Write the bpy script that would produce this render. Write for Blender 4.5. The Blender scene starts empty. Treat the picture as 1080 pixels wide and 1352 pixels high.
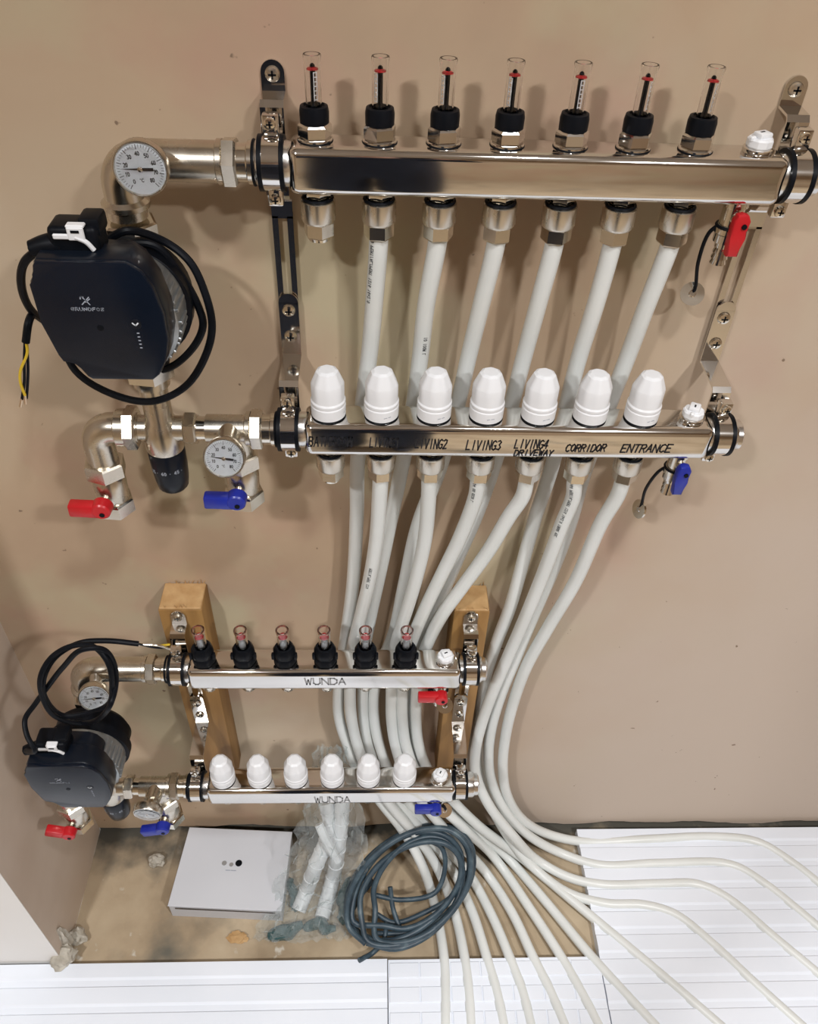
import bpy, bmesh, math, random
from mathutils import Vector, Matrix, noise
random.seed(7)
V = Vector
PI = math.pi
# ------------------------------------------------------------------ camera
CAM = V((0.0, -0.71, 1.47)); FPX = 1080.0
p_, y_, r_ = (math.radians(a) for a in (43.0, 3.32, -2.69))
fw = V((math.sin(y_)*math.cos(p_), math.cos(y_)*math.cos(p_), -math.sin(p_)))
rt0 = V((math.cos(y_), -math.sin(y_), 0)); dn0 = fw.cross(rt0)
RT = math.cos(r_)*rt0 + math.sin(r_)*dn0
DN = -math.sin(r_)*rt0 + math.cos(r_)*dn0
scene = bpy.context.scene
C = scene.collection
cd = bpy.data.cameras.new('camera'); co = bpy.data.objects.new('camera', cd); C.objects.link(co)
cd.sensor_fit = 'HORIZONTAL'; cd.sensor_width = 36; cd.lens = 36*FPX/1080; cd.clip_start = 0.01; cd.clip_end = 50
M = Matrix((RT, -DN, -fw)).transposed().to_4x4(); M.translation = CAM
co.matrix_world = M
scene.camera = co
def ray(u, v): return RT*((u-540)/FPX) + DN*((v-676)/FPX) + fw
def U(u, v, Y):                      # point of the photograph lying at distance -Y from the wall
    d = ray(u, v); return CAM + d*((Y-CAM.y)/d.y)
def UZ(u, v, Z):                     # point of the photograph lying at height Z
    d = ray(u, v); return CAM + d*((Z-CAM.z)/d.z)
# ------------------------------------------------------------------ light
w = bpy.data.worlds.new('world'); scene.world = w; w.use_nodes = True
w.node_tree.nodes['Background'].inputs[0].default_value = (0.9, 0.95, 1.0, 1)
w.node_tree.nodes['Background'].inputs[1].default_value = 0.25
def area(name, loc, size, power, col):
    l = bpy.data.lights.new(name, 'AREA'); l.shape = 'DISK'; l.size = size; l.energy = power; l.color = col; l.spread = math.radians(140)
    o = bpy.data.objects.new(name, l); C.objects.link(o); o.location = loc
    return o
area('downlight', (-0.75, -1.45, 2.37), 0.14, 15, (0.985, 0.99, 1.0))
area('downlight', (0.95, -1.55, 2.37), 0.14, 20, (0.985, 0.99, 1.0))
area('downlight', (0.30, -0.85, 2.37), 0.14, 6, (0.985, 0.99, 1.0))
scene.view_settings.view_transform = 'Standard'
scene.view_settings.look = 'None'
scene.view_settings.gamma = 1.0
scene.view_settings.use_curve_mapping = False
scene.view_settings.exposure = 0.46
# ------------------------------------------------------------------ materials
MATS = {}
def mat(name, col, rough=0.5, metal=0.0, **k):
    m = bpy.data.materials.new(name); m.use_nodes = True
    b = m.node_tree.nodes['Principled BSDF']
    b.inputs['Base Color'].default_value = (*col, 1); b.inputs['Roughness'].default_value = rough; b.inputs['Metallic'].default_value = metal
    for a, v in k.items():
        b.inputs[a.replace('_', ' ')].default_value = v
    MATS[name] = m
    return m
def noisy(m, cols, scale, detail=4, stretch=(1, 1, 1), bump=0.0, bscale=60, bdist=0.001, rough=None, distort=0.0, extra=None):
    nt = m.node_tree; N = nt.nodes; L = nt.links; b = N['Principled BSDF']
    tc = N.new('ShaderNodeTexCoord'); mp = N.new('ShaderNodeMapping'); mp.inputs['Scale'].default_value = stretch
    L.new(tc.outputs['Object'], mp.inputs[0])
    n = N.new('ShaderNodeTexNoise'); n.inputs['Scale'].default_value = scale; n.inputs['Detail'].default_value = detail; n.inputs['Distortion'].default_value = distort
    L.new(mp.outputs[0], n.inputs['Vector'])
    r = N.new('ShaderNodeValToRGB'); els = r.color_ramp.elements
    while len(els) < len(cols): els.new(0.5)
    for e, (p, c) in zip(els, cols): e.position = p; e.color = (*c, 1)
    L.new(n.outputs[0], r.inputs[0])
    out = r.outputs[0]
    if extra:                       # blotches of a second colour: (colour, scale, lo, hi)
        for (c2, s2, lo, hi) in extra:
            n2 = N.new('ShaderNodeTexNoise'); n2.inputs['Scale'].default_value = s2; n2.inputs['Detail'].default_value = 5
            L.new(tc.outputs['Object'], n2.inputs['Vector'])
            mr = N.new('ShaderNodeMapRange'); mr.inputs[1].default_value = lo; mr.inputs[2].default_value = hi
            L.new(n2.outputs[0], mr.inputs[0])
            mx = N.new('ShaderNodeMix'); mx.data_type = 'RGBA'
            L.new(mr.outputs[0], mx.inputs[0]); L.new(out, mx.inputs[6]); mx.inputs[7].default_value = (*c2, 1)
            out = mx.outputs[2]
    L.new(out, b.inputs['Base Color'])
    if rough:
        mr = N.new('ShaderNodeMapRange'); mr.inputs[3].default_value = rough[0]; mr.inputs[4].default_value = rough[1]
        L.new(n.outputs[0], mr.inputs[0]); L.new(mr.outputs[0], b.inputs['Roughness'])
    if bump:
        nb = N.new('ShaderNodeTexNoise'); nb.inputs['Scale'].default_value = bscale; nb.inputs['Detail'].default_value = 6
        L.new(mp.outputs[0], nb.inputs['Vector'])
        bp = N.new('ShaderNodeBump'); bp.inputs['Strength'].default_value = bump; bp.inputs['Distance'].default_value = bdist
        L.new(nb.outputs[0], bp.inputs['Height']); L.new(bp.outputs[0], b.inputs['Normal'])
    return m
PL = [(.3, (.43, .300, .205)), (.5, (.49, .362, .245)), (.72, (.53, .425, .30))]
PX = [((.49, .415, .275), 4.3, .50, .62), ((.48, .315, .225), 6.0, .55, .70), ((.57, .475, .36), 2.3, .56, .74)]
noisy(mat('plaster', (.6, .45, .36), .75), PL, 2.6, 5, bump=.12, bscale=26, bdist=.002, distort=.6, extra=PX)
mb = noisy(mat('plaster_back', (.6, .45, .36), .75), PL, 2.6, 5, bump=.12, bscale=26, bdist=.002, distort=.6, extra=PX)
nt = mb.node_tree; N = nt.nodes; L = nt.links; b = N['Principled BSDF']      # plaster colour turns paler towards the lower right of the wall
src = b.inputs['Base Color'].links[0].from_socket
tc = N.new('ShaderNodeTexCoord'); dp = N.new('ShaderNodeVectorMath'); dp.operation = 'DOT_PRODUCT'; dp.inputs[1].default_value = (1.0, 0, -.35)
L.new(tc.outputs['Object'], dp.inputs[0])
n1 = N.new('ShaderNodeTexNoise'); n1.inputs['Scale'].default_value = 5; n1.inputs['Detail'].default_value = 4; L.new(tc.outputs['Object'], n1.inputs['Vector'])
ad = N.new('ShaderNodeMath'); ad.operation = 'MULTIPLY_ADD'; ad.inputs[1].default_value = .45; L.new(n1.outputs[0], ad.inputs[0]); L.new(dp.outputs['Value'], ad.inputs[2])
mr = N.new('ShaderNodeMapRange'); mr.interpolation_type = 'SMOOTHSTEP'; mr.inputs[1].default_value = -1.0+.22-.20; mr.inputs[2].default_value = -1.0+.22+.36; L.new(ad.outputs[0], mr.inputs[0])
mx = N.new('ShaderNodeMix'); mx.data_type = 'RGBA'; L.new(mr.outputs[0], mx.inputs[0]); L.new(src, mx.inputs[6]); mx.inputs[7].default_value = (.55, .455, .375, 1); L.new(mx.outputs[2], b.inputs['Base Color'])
n2 = N.new('ShaderNodeTexNoise'); n2.inputs['Scale'].default_value = 75; n2.inputs['Detail'].default_value = 2; L.new(tc.outputs['Object'], n2.inputs['Vector'])   # small trowel specks
m2 = N.new('ShaderNodeMapRange'); m2.inputs[1].default_value = .755; m2.inputs[2].default_value = .785; L.new(n2.outputs[0], m2.inputs[0])
x2 = N.new('ShaderNodeMix'); x2.data_type = 'RGBA'; L.new(m2.outputs[0], x2.inputs[0]); L.new(mx.outputs[2], x2.inputs[6]); x2.inputs[7].default_value = (.22, .15, .10, 1); L.new(x2.outputs[2], b.inputs['Base Color'])
noisy(mat('plaster_pale', (.7, .62, .55), .75), [(.3, (.80, .775, .74)), (.7, (.86, .84, .81))], 3, 4, bump=.1, bscale=30, bdist=.002)
noisy(mat('plaster_return', (.6, .5, .4), .75), [(.3, (.50, .395, .31)), (.7, (.62, .52, .43))], 5, 5, bump=.1, bscale=30, bdist=.002)
noisy(mat('masonry', (.05, .045, .04), .95), [(.3, (.02, .018, .016)), (.7, (.10, .08, .065))], 30, 5, bump=.6, bscale=90, bdist=.004)
noisy(mat('ceiling_paint', (.62, .58, .54), .8), [(.3, (.58, .54, .50)), (.7, (.64, .60, .56))], 2, 3)
noisy(mat('subfloor', (.4, .31, .2), .85), [(.28, (.27, .20, .125)), (.5, (.42, .325, .215)), (.75, (.52, .42, .29))], 9, 7, bump=.35, bscale=120, bdist=.0015,
      extra=[((.13, .12, .095), 6.5, .58, .74), ((.55, .50, .42), 38, .66, .74)])
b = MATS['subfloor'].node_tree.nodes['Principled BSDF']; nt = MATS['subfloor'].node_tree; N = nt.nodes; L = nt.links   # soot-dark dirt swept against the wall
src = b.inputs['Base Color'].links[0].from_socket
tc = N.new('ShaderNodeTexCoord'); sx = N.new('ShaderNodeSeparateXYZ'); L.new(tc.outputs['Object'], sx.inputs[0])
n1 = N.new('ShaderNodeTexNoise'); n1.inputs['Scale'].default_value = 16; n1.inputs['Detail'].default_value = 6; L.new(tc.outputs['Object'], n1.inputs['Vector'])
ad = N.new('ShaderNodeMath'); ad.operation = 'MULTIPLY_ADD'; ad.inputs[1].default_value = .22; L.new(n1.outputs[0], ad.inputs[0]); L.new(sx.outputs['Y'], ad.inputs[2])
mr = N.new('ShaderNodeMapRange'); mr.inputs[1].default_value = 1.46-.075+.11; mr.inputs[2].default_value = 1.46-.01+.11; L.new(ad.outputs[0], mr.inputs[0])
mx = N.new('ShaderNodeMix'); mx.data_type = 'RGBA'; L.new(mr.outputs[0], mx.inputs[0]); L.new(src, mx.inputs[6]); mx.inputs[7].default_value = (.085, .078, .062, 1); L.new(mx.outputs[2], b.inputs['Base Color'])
noisy(mat('foam', (.84, .86, .89), .6), [(.3, (.78, .825, .90)), (.7, (.83, .87, .94))], 8, 3, bump=.1, bscale=300, bdist=.0005)
noisy(mat('steel', (.74, .72, .69), .08, 1), [(.3, (.70, .68, .65)), (.7, (.78, .76, .73))], 12, 2, rough=(.05, .12))
noisy(mat('satin_steel', (.74, .73, .71), .22, 1), [(.3, (.70, .69, .67)), (.7, (.78, .77, .75))], 30, 3, rough=(.16, .28), stretch=(1, 12, 12))
noisy(mat('nickel', (.66, .61, .53), .27, 1), [(.3, (.60, .555, .47)), (.7, (.70, .65, .57))], 40, 3, rough=(.20, .34))
noisy(mat('bright_nickel', (.74, .70, .62), .14, 1), [(.3, (.70, .66, .58)), (.7, (.78, .74, .66))], 30, 2, rough=(.09, .18))
noisy(mat('black_rubber', (.008, .009, .012), .42, 0, Specular_IOR_Level=.12), [(.3, (.003, .004, .006)), (.7, (.006, .007, .010))], 60, 2)
noisy(mat('navy_plastic', (.010, .015, .03), .30, 0, Specular_IOR_Level=.3), [(.3, (.003, .005, .010)), (.7, (.005, .008, .014))], 40, 2)
noisy(mat('panel_navy', (.012, .02, .042), .25, 0, Specular_IOR_Level=.35), [(.3, (.003, .006, .013)), (.7, (.004, .008, .017))], 20, 2)
noisy(mat('cast_grey', (.34, .36, .37), .38, .8), [(.3, (.28, .30, .31)), (.7, (.42, .44, .45))], 50, 3, bump=.2, bscale=200, bdist=.0005)
noisy(mat('white_plastic', (.80, .81, .83), .35), [(.3, (.79, .80, .82)), (.7, (.82, .83, .85))], 30, 2)
noisy(mat('white_pipe', (.70, .71, .66), .33), [(.3, (.70, .722, .70)), (.7, (.76, .782, .765))], 14, 2)
noisy(mat('red_plastic', (.50, .010, .016), .33), [(.3, (.44, .008, .013)), (.7, (.56, .012, .02))], 30, 2)
noisy(mat('blue_plastic', (.012, .025, .30), .33), [(.3, (.010, .020, .26)), (.7, (.015, .03, .34))], 30, 2)
mat('marker_ink', (.010, .010, .014), .5)
mat('engraved_grey', (.36, .36, .36), .45, .4)
mat('print_grey', (.33, .36, .42), .5)
mat('print_ink', (.03, .035, .04), .6)
mat('dial_white', (.66, .70, .74), .4)
mat('yellow_wire', (.62, .42, .02), .45)
mat('copper', (.7, .55, .4), .3, .9)
mat('cardboard', (.62, .62, .64), .55)
noisy(MATS['cardboard'], [(.3, (.585, .60, .64)), (.7, (.63, .645, .685))], 6, 2)
noisy(mat('timber', (.5, .3, .1), .6), [(.25, (.17, .085, .025)), (.5, (.31, .165, .050)), (.75, (.40, .23, .08))], 16, 5, stretch=(2.2, 2.2, .25), bump=.15, bscale=60, bdist=.001)
noisy(mat('end_grain', (.55, .36, .17), .75), [(.3, (.42, .24, .095)), (.7, (.56, .36, .17))], 60, 4, bump=.3, bscale=150, bdist=.001)
noisy(mat('coil_blue', (.055, .085, .11), .42), [(.3, (.022, .040, .058)), (.6, (.055, .088, .112)), (.78, (.13, .18, .20))], 45, 3)
noisy(mat('rubble', (.5, .46, .38), .9), [(.3, (.30, .27, .22)), (.7, (.62, .58, .50))], 40, 5, bump=.6, bscale=120, bdist=.003)
mat('teal_film', (.045, .10, .105), .2)
mat('clear_plastic', (.97, .97, .97), .03, 0, Transmission_Weight=1.0, IOR=1.38)
mat('tinted_plastic', (.93, .62, .58), .05, 0, Transmission_Weight=1.0, IOR=1.38)
m = mat('film', (1, 1, 1), .1); nt = m.node_tree; nt.nodes.clear()
o_ = nt.nodes.new('ShaderNodeOutputMaterial'); mx = nt.nodes.new('ShaderNodeMixShader'); tr = nt.nodes.new('ShaderNodeBsdfTransparent'); gl = nt.nodes.new('ShaderNodeBsdfPrincipled')
gl.inputs['Base Color'].default_value = (.75, .8, .8, 1); gl.inputs['Roughness'].default_value = .12
tr.inputs[0].default_value = (.93, .95, .95, 1); mx.inputs[0].default_value = .20
fn_ = nt.nodes.new('ShaderNodeTexNoise'); fn_.inputs['Scale'].default_value = 70; fb = nt.nodes.new('ShaderNodeBump'); fb.inputs['Strength'].default_value = .9; fb.inputs['Distance'].default_value = .004; nt.links.new(fn_.outputs[0], fb.inputs['Height']); nt.links.new(fb.outputs[0], gl.inputs['Normal'])
nt.links.new(tr.outputs[0], mx.inputs[1]); nt.links.new(gl.outputs[0], mx.inputs[2]); nt.links.new(mx.outputs[0], o_.inputs[0])
noisy(mat('jacket', (.012, .016, .028), .8), [(.3, (.006, .010, .024)), (.7, (.010, .016, .034))], 30, 3)
mat('skin', (.55, .33, .24), .5); mat('hair', (.03, .02, .015), .6)
# ------------------------------------------------------------------ mesh helpers
def frame(axis):
    a = V(axis).normalized()
    h = V((0, 0, 1)) if abs(a.z) < .9 else V((0, 1, 0))
    x = h.cross(a).normalized(); y = a.cross(x)
    return x, y, a
class G:
    def __init__(s): s.bm = bmesh.new()
    def box(s, c, size, bev=0.0, seg=2, rot=None):
        r = bmesh.ops.create_cube(s.bm, size=1.0); vs = r['verts']
        for v in vs: v.co = V((v.co.x*size[0], v.co.y*size[1], v.co.z*size[2]))
        if bev:
            es = list({e for v in vs for e in v.link_edges})
            r2 = bmesh.ops.bevel(s.bm, geom=es, offset=bev, segments=seg, affect='EDGES', profile=.5)
            vs = list({v for f in r2['faces'] for v in f.verts} | {v for v in vs if v.is_valid})
        for v in vs:
            q = v.co.copy()
            if rot: q = rot @ q
            v.co = q + V(c)
        return s
    def lathe(s, o, axis, prof, seg=24, ph=0.0, lobes=None):
        x, y, a = frame(axis); o = V(o); rings = []
        for (r, t) in prof:
            if r < 1e-6: rings.append([s.bm.verts.new(o+a*t)]); continue
            ring = []
            for k in range(seg):
                th = 2*PI*k/seg + ph
                rr = r*(lobes(th, t) if lobes else 1)
                ring.append(s.bm.verts.new(o + a*t + (x*math.cos(th)+y*math.sin(th))*rr))
            rings.append(ring)
        for A, B in zip(rings, rings[1:]):
            if len(A) == 1 and len(B) == 1: continue
            for k in range(seg):
                k2 = (k+1) % seg
                if len(A) == 1: s.bm.faces.new((A[0], B[k2], B[k]))
                elif len(B) == 1: s.bm.faces.new((A[k], A[k2], B[0]))
                else: s.bm.faces.new((A[k], A[k2], B[k2], B[k]))
        if len(rings[0]) > 1: s.bm.faces.new(list(reversed(rings[0])))
        if len(rings[-1]) > 1: s.bm.faces.new(rings[-1])
        return s
    def cyl(s, p0, p1, r, r2=None, seg=24, ph=0, ch=0.0):
        p0, p1 = V(p0), V(p1); d = (p1-p0); L = d.length; r2 = r if r2 is None else r2
        pr = [(r, 0), (r2, L)] if not ch else [(r-ch, 0), (r, ch), (r2, L-ch), (r2-ch, L)]
        return s.lathe(p0, d, pr, seg, ph)
    def hexn(s, p0, p1, r, ph=0.0):
        p0, p1 = V(p0), V(p1); d = p1-p0; L = d.length; c = min(.0015, L*.2)
        return s.lathe(p0, d, [(r*.90, 0), (r, c), (r, L-c), (r*.90, L)], 6, ph)
    def ring(s, o, axis, r1, r0, wd, seg=28):    # washer / strap, hollow
        h = wd/2
        x, y, a = frame(axis); o = V(o); R4 = []
        for (r, t) in ((r1, -h), (r1, h), (r0, h), (r0, -h)):
            R4.append([s.bm.verts.new(o+a*t+(x*math.cos(2*PI*k/seg)+y*math.sin(2*PI*k/seg))*r) for k in range(seg)])
        for i in range(4):
            A, B = R4[i], R4[(i+1) % 4]
            for k in range(seg):
                s.bm.faces.new((A[k], A[(k+1) % seg], B[(k+1) % seg], B[k]))
        return s
    def torus(s, o, axis, R, r, seg=32, ms=8):
        x, y, a = frame(axis); o = V(o); rs = []
        for k in range(seg):
            d = x*math.cos(2*PI*k/seg)+y*math.sin(2*PI*k/seg)
            rs.append([s.bm.verts.new(o+d*(R+r*math.cos(2*PI*j/ms))+a*(r*math.sin(2*PI*j/ms))) for j in range(ms)])
        for k in range(seg):
            A, B = rs[k], rs[(k+1) % seg]
            for j in range(ms): s.bm.faces.new((A[j], B[j], B[(j+1) % ms], A[(j+1) % ms]))
        return s
    def tube(s, pts, r, seg=12, sub=6, closed_ends=True):
        fr = path_frames(pts, sub); n = len(fr); rings = []
        for i, (p, t, x, y) in enumerate(fr):
            rr = r(i/(n-1)) if callable(r) else r
            rings.append([s.bm.verts.new(p+(x*math.cos(2*PI*k/seg)+y*math.sin(2*PI*k/seg))*rr) for k in range(seg)])
        for A, B in zip(rings, rings[1:]):
            for k in range(seg): s.bm.faces.new((A[k], A[(k+1) % seg], B[(k+1) % seg], B[k]))
        if closed_ends:
            s.bm.faces.new(list(reversed(rings[0]))); s.bm.faces.new(rings[-1])
        return s
    def prism(s, poly, d, bev=0.0, seg=2):        # polygon (list of points) pushed along d
        d = V(d); A = [s.bm.verts.new(V(q)) for q in poly]; B = [s.bm.verts.new(V(q)+d) for q in poly]
        n = len(A); f1 = s.bm.faces.new(A); f2 = s.bm.faces.new(list(reversed(B)))
        for k in range(n): s.bm.faces.new((A[(k+1) % n], A[k], B[k], B[(k+1) % n]))
        if bev:
            es = list(set(f1.edges) | set(f2.edges))
            bmesh.ops.bevel(s.bm, geom=es, offset=bev, segments=seg, affect='EDGES', profile=.5)
        return s
    def strip(s, prof, xc, wd, t):                # sheet-metal strip, side profile of (y, z) points, extruded along X
        n = len(prof); P = [V((0, a, b)) for a, b in prof]; nor = []
        for i in range(n):
            d = (P[min(i+1, n-1)]-P[max(i-1, 0)]).normalized(); nor.append(V((0, d.z, -d.y)))
        L = []
        for i in range(n):
            for sx in (-1, 1):
                for sn in (0, 1): L.append(s.bm.verts.new(P[i]+nor[i]*t*sn+V((xc+sx*wd/2, 0, 0))))
        for i in range(n-1):
            a = [L[i*4+k] for k in range(4)]; b = [L[i*4+4+k] for k in range(4)]
            for (i0, i1) in ((0, 1), (1, 3), (3, 2), (2, 0)): s.bm.faces.new((a[i0], a[i1], b[i1], b[i0]))
        s.bm.faces.new((L[0], L[2], L[3], L[1])); s.bm.faces.new((L[-4], L[-3], L[-1], L[-2]))
        return s
def catmull(pts, sub):
    P = [V(p) for p in pts]
    if len(P) == 2: return [P[0].lerp(P[1], i/sub) for i in range(sub+1)]
    Q = [P[0]*2-P[1]] + P + [P[-1]*2-P[-2]]; out = []
    for i in range(1, len(Q)-2):
        p0, p1, p2, p3 = Q[i-1:i+3]
        t0 = 0; t1 = t0+max((p1-p0).length, 1e-6)**.5; t2 = t1+max((p2-p1).length, 1e-6)**.5; t3 = t2+max((p3-p2).length, 1e-6)**.5
        for k in range(sub):
            t = t1+(t2-t1)*k/sub
            A1 = p0*((t1-t)/(t1-t0))+p1*((t-t0)/(t1-t0)); A2 = p1*((t2-t)/(t2-t1))+p2*((t-t1)/(t2-t1)); A3 = p2*((t3-t)/(t3-t2))+p3*((t-t2)/(t3-t2))
            B1 = A1*((t2-t)/(t2-t0))+A2*((t-t0)/(t2-t0)); B2 = A2*((t3-t)/(t3-t1))+A3*((t-t1)/(t3-t1))
            out.append(B1*((t2-t)/(t2-t1))+B2*((t-t1)/(t2-t1)))
    out.append(P[-1]); return out
def path_frames(pts, sub=6):
    Q = catmull(pts, sub); n = len(Q); fr = []; x = None
    for i in range(n):
        t = (Q[min(i+1, n-1)]-Q[max(i-1, 0)])
        t = t.normalized() if t.length > 1e-9 else V((0, 0, 1))
        if x is None: x, y, _ = frame(t)
        x = (x-t*x.dot(t)).normalized(); y = t.cross(x); fr.append((Q[i], t, x, y))
    return fr
def wloc(o):
    p = V((0, 0, 0))
    while o: p = p+o.location; o = o.parent
    return p
def obj(name, g, m, parent=None, smooth=35, label=None):
    bm = g.bm if isinstance(g, G) else g
    bmesh.ops.recalc_face_normals(bm, faces=bm.faces[:])
    lo = V((min(v.co[k] for v in bm.verts) for k in range(3))); hi = V((max(v.co[k] for v in bm.verts) for k in range(3))); c = (lo+hi)/2
    if parent is None: c.z = lo.z
    bmesh.ops.translate(bm, verts=bm.verts[:], vec=-c)
    me = bpy.data.meshes.new(name); bm.to_mesh(me); bm.free()
    if smooth:
        for p in me.polygons: p.use_smooth = True
        me.set_sharp_from_angle(angle=math.radians(smooth))
    me.materials.append(MATS[m])
    o = bpy.data.objects.new(name, me); C.objects.link(o)
    if parent: o.parent = parent; o.location = c-wloc(parent)
    else: o.location = c
    if label: o['label'] = label
    return o
def tag(o, label, cat, group=None, kind=None):
    o['label'] = label
    if cat: o['category'] = cat
    if group: o['group'] = group
    if kind: o['kind'] = kind
    return o
def thing(name, label, cat, loc, group=None):
    o = bpy.data.objects.new(name, None); C.objects.link(o); o.location = V(loc); o.empty_display_size = .02
    return tag(o, label, cat, group)
def struct(name, g, m, label, smooth=0):
    o = obj(name, g, m, None, smooth); o['kind'] = 'structure'; o['label'] = label; return o
# ------------------------------------------------------------------ stroke lettering
FONT = {
 'A': [[(0,0),(2,6),(4,0)],[(.8,2.2),(3.2,2.2)]], 'B': [[(0,0),(0,6),(3,6),(3.7,4.8),(3,3.3),(0,3.2)],[(3,3.3),(4,1.8),(3.2,.1),(0,0)]],
 'C': [[(4,5.2),(2.6,6),(.8,5.3),(0,3),(.8,.7),(2.4,0),(4,.8)]], 'D': [[(0,0),(0,6),(2.4,6),(4,4.4),(4,1.6),(2.4,0),(0,0)]],
 'E': [[(4,6),(0,6),(0,0),(4,0)],[(0,3.1),(3.2,3.1)]], 'F': [[(4,6),(0,6),(0,0)],[(0,3.1),(3,3.1)]],
 'G': [[(4,5.2),(2.4,6),(.6,5.2),(0,3),(.6,.7),(2.4,0),(4,.8),(4,2.8),(2.4,2.8)]], 'H': [[(0,0),(0,6)],[(4,0),(4,6)],[(0,3),(4,3)]],
 'I': [[(2,0),(2,6)]], 'L': [[(0,6),(0,0),(3.6,0)]], 'M': [[(0,0),(.4,6),(2,2),(3.6,6),(4,0)]], 'N': [[(0,0),(0,6),(4,0),(4,6)]],
 'O': [[(2,6),(.5,5),(0,3),(.5,1),(2,0),(3.5,1),(4,3),(3.5,5),(2,6)]], 'P': [[(0,0),(0,6),(3,6),(4,4.7),(3,3),(0,2.9)]],
 'R': [[(0,0),(0,6),(3,6),(4,4.7),(3,3.1),(0,3)],[(1.8,3),(4,0)]], 'S': [[(3.8,5.2),(2,6),(.3,5),(.8,3.5),(3.2,2.6),(3.8,1.2),(2,0),(.2,.8)]],
 'T': [[(0,6),(4,6)],[(2,6),(2,0)]], 'U': [[(0,6),(0,1.4),(1.2,0),(2.8,0),(4,1.4),(4,6)]], 'V': [[(0,6),(2,0),(4,6)]],
 'W': [[(0,6),(1,0),(2,4.4),(3,0),(4,6)]], 'X': [[(0,0),(4,6)],[(0,6),(4,0)]], 'Y': [[(0,6),(2,3),(4,6)],[(2,3),(1.6,0)]],
 '0': [[(2,6),(.5,5),(.2,3),(.5,1),(2,0),(3.5,1),(3.8,3),(3.5,5),(2,6)]], '1': [[(1,4.8),(2.2,6),(2.2,0)]],
 '2': [[(.2,5),(1.6,6),(3.4,5.4),(3.4,3.8),(.2,0),(3.8,0)]], '3': [[(.4,5.6),(2,6),(3.5,5),(2,3.3),(3.8,1.8),(2.4,0),(.2,.5)]],
 '4': [[(2.8,0),(2.8,6),(0,2),(4,2)]], '5': [[(3.6,6),(.6,6),(.4,3.4),(2.4,3.6),(3.8,2),(2.4,0),(.2,.5)]],
 '6': [[(3.2,6),(1,4.2),(.2,2),(1.4,0),(3,.2),(3.7,1.8),(2.4,3.2),(.5,2.4)]], '7': [[(.2,6),(3.8,6),(1.4,0)]],
 '8': [[(2,3.2),(.4,4.6),(2,6),(3.6,4.6),(2,3.2),(.2,1.6),(2,0),(3.8,1.6),(2,3.2)]], '9': [[(3.5,3.6),(1.6,2.8),(.4,4.4),(2,6),(3.6,4.8),(3,1.6),(1.6,0)]],
 '/': [[(.4,-.4),(3.6,6.4)]], '.': [[(1.8,0),(2.2,.4)]], '-': [[(.6,3),(3.4,3)]], '*': [[(1.6,3),(2.4,3)]], ' ': [], 'x': [[(.4,.4),(3.4,4)],[(.4,4),(3.4,.4)]],
}
def text_strokes(txt, width, height, slant=0.0, wob=0.0, gap=1.9):
    n = len(txt); adv = 4+gap; tot = n*adv-gap; out = []
    for i, ch in enumerate(txt):
        dy = random.uniform(-wob, wob)*height
        for st in FONT.get(ch, []):
            out.append([((i*adv+a+slant*b)/tot*width, b/6*height+dy+random.uniform(-wob, wob)*.4*height) for a, b in st])
    return out
def ribbons(g, strokes, lw, fn):
    for st in strokes:
        for (a, b) in zip(st, st[1:]):
            d = V((b[0]-a[0], b[1]-a[1])); L = d.length
            if L < 1e-9: continue
            d /= L; n = V((-d.y, d.x))*lw/2; e = d*lw*.45
            k = max(1, int(L/.004)); q0 = V(a)-e; q1 = V(b)+e
            for j in range(k):
                s0 = q0.lerp(q1, j/k); s1 = q0.lerp(q1, (j+1)/k)
                g.bm.faces.new([g.bm.verts.new(fn(*w2)) for w2 in (s0-n, s1-n, s1+n, s0+n)])
    return g
def lettering(txt, org, ux, uz, width, height, lw, m, parent, slant=0, wob=0, name='lettering', gap=1.9):
    org = V(org); ux = V(ux); uz = V(uz)
    g = ribbons(G(), text_strokes(txt, width, height, slant, wob, gap), lw, lambda a, b: org+ux*a+uz*b)
    return obj(name, g, m, parent, 0)

# ================================================================== ROOM
XC = -0.497; YC = -0.226
def jag_wall(g, p0, p1, z1, th, lo, hi, step=.014):
    p0, p1 = V(p0), V(p1); L = (p1-p0).length; n = int(L/step); d = (p1-p0)/n
    nrm = V((-(p1-p0).y, (p1-p0).x, 0)).normalized()*th
    top0 = None; prev = None
    for i in range(n+1):
        q = p0+d*i
        zz = lo+(hi-lo)*(.5+.5*noise.noise(V((q.x*9+3, q.y*9, 1.7))))+random.uniform(-.0015, .0015)
        cur = [g.bm.verts.new((q.x, q.y, zz)), g.bm.verts.new((q.x, q.y, z1)), g.bm.verts.new((q.x+nrm.x, q.y+nrm.y, zz)), g.bm.verts.new((q.x+nrm.x, q.y+nrm.y, z1))]
        if prev:
            g.bm.faces.new((prev[0], cur[0], cur[1], prev[1])); g.bm.faces.new((prev[2], prev[0], cur[0], cur[2])); g.bm.faces.new((prev[2], cur[2], cur[3], prev[3]))
        prev = cur
    return g
H = 2.4
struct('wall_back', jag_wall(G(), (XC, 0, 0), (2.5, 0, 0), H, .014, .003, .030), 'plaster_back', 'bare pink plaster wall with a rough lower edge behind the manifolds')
struct('trim_1', G().box((1.0, .085, .05), (3.2, .08, .14)), 'masonry', 'dark masonry showing under the plaster edge')
g = jag_wall(G(), (XC, YC, 0), (XC, 0, 0), H, .014, .000, .007)
struct('wall_left', g, 'plaster_return', 'plastered return wall closing the alcove by the lower pump')
g = G().box((XC-.62, YC+.115, H/2), (1.238, .23, H))
struct('wall_front', g, 'plaster_pale', 'pale plastered wall face beside the alcove corner')
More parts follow.
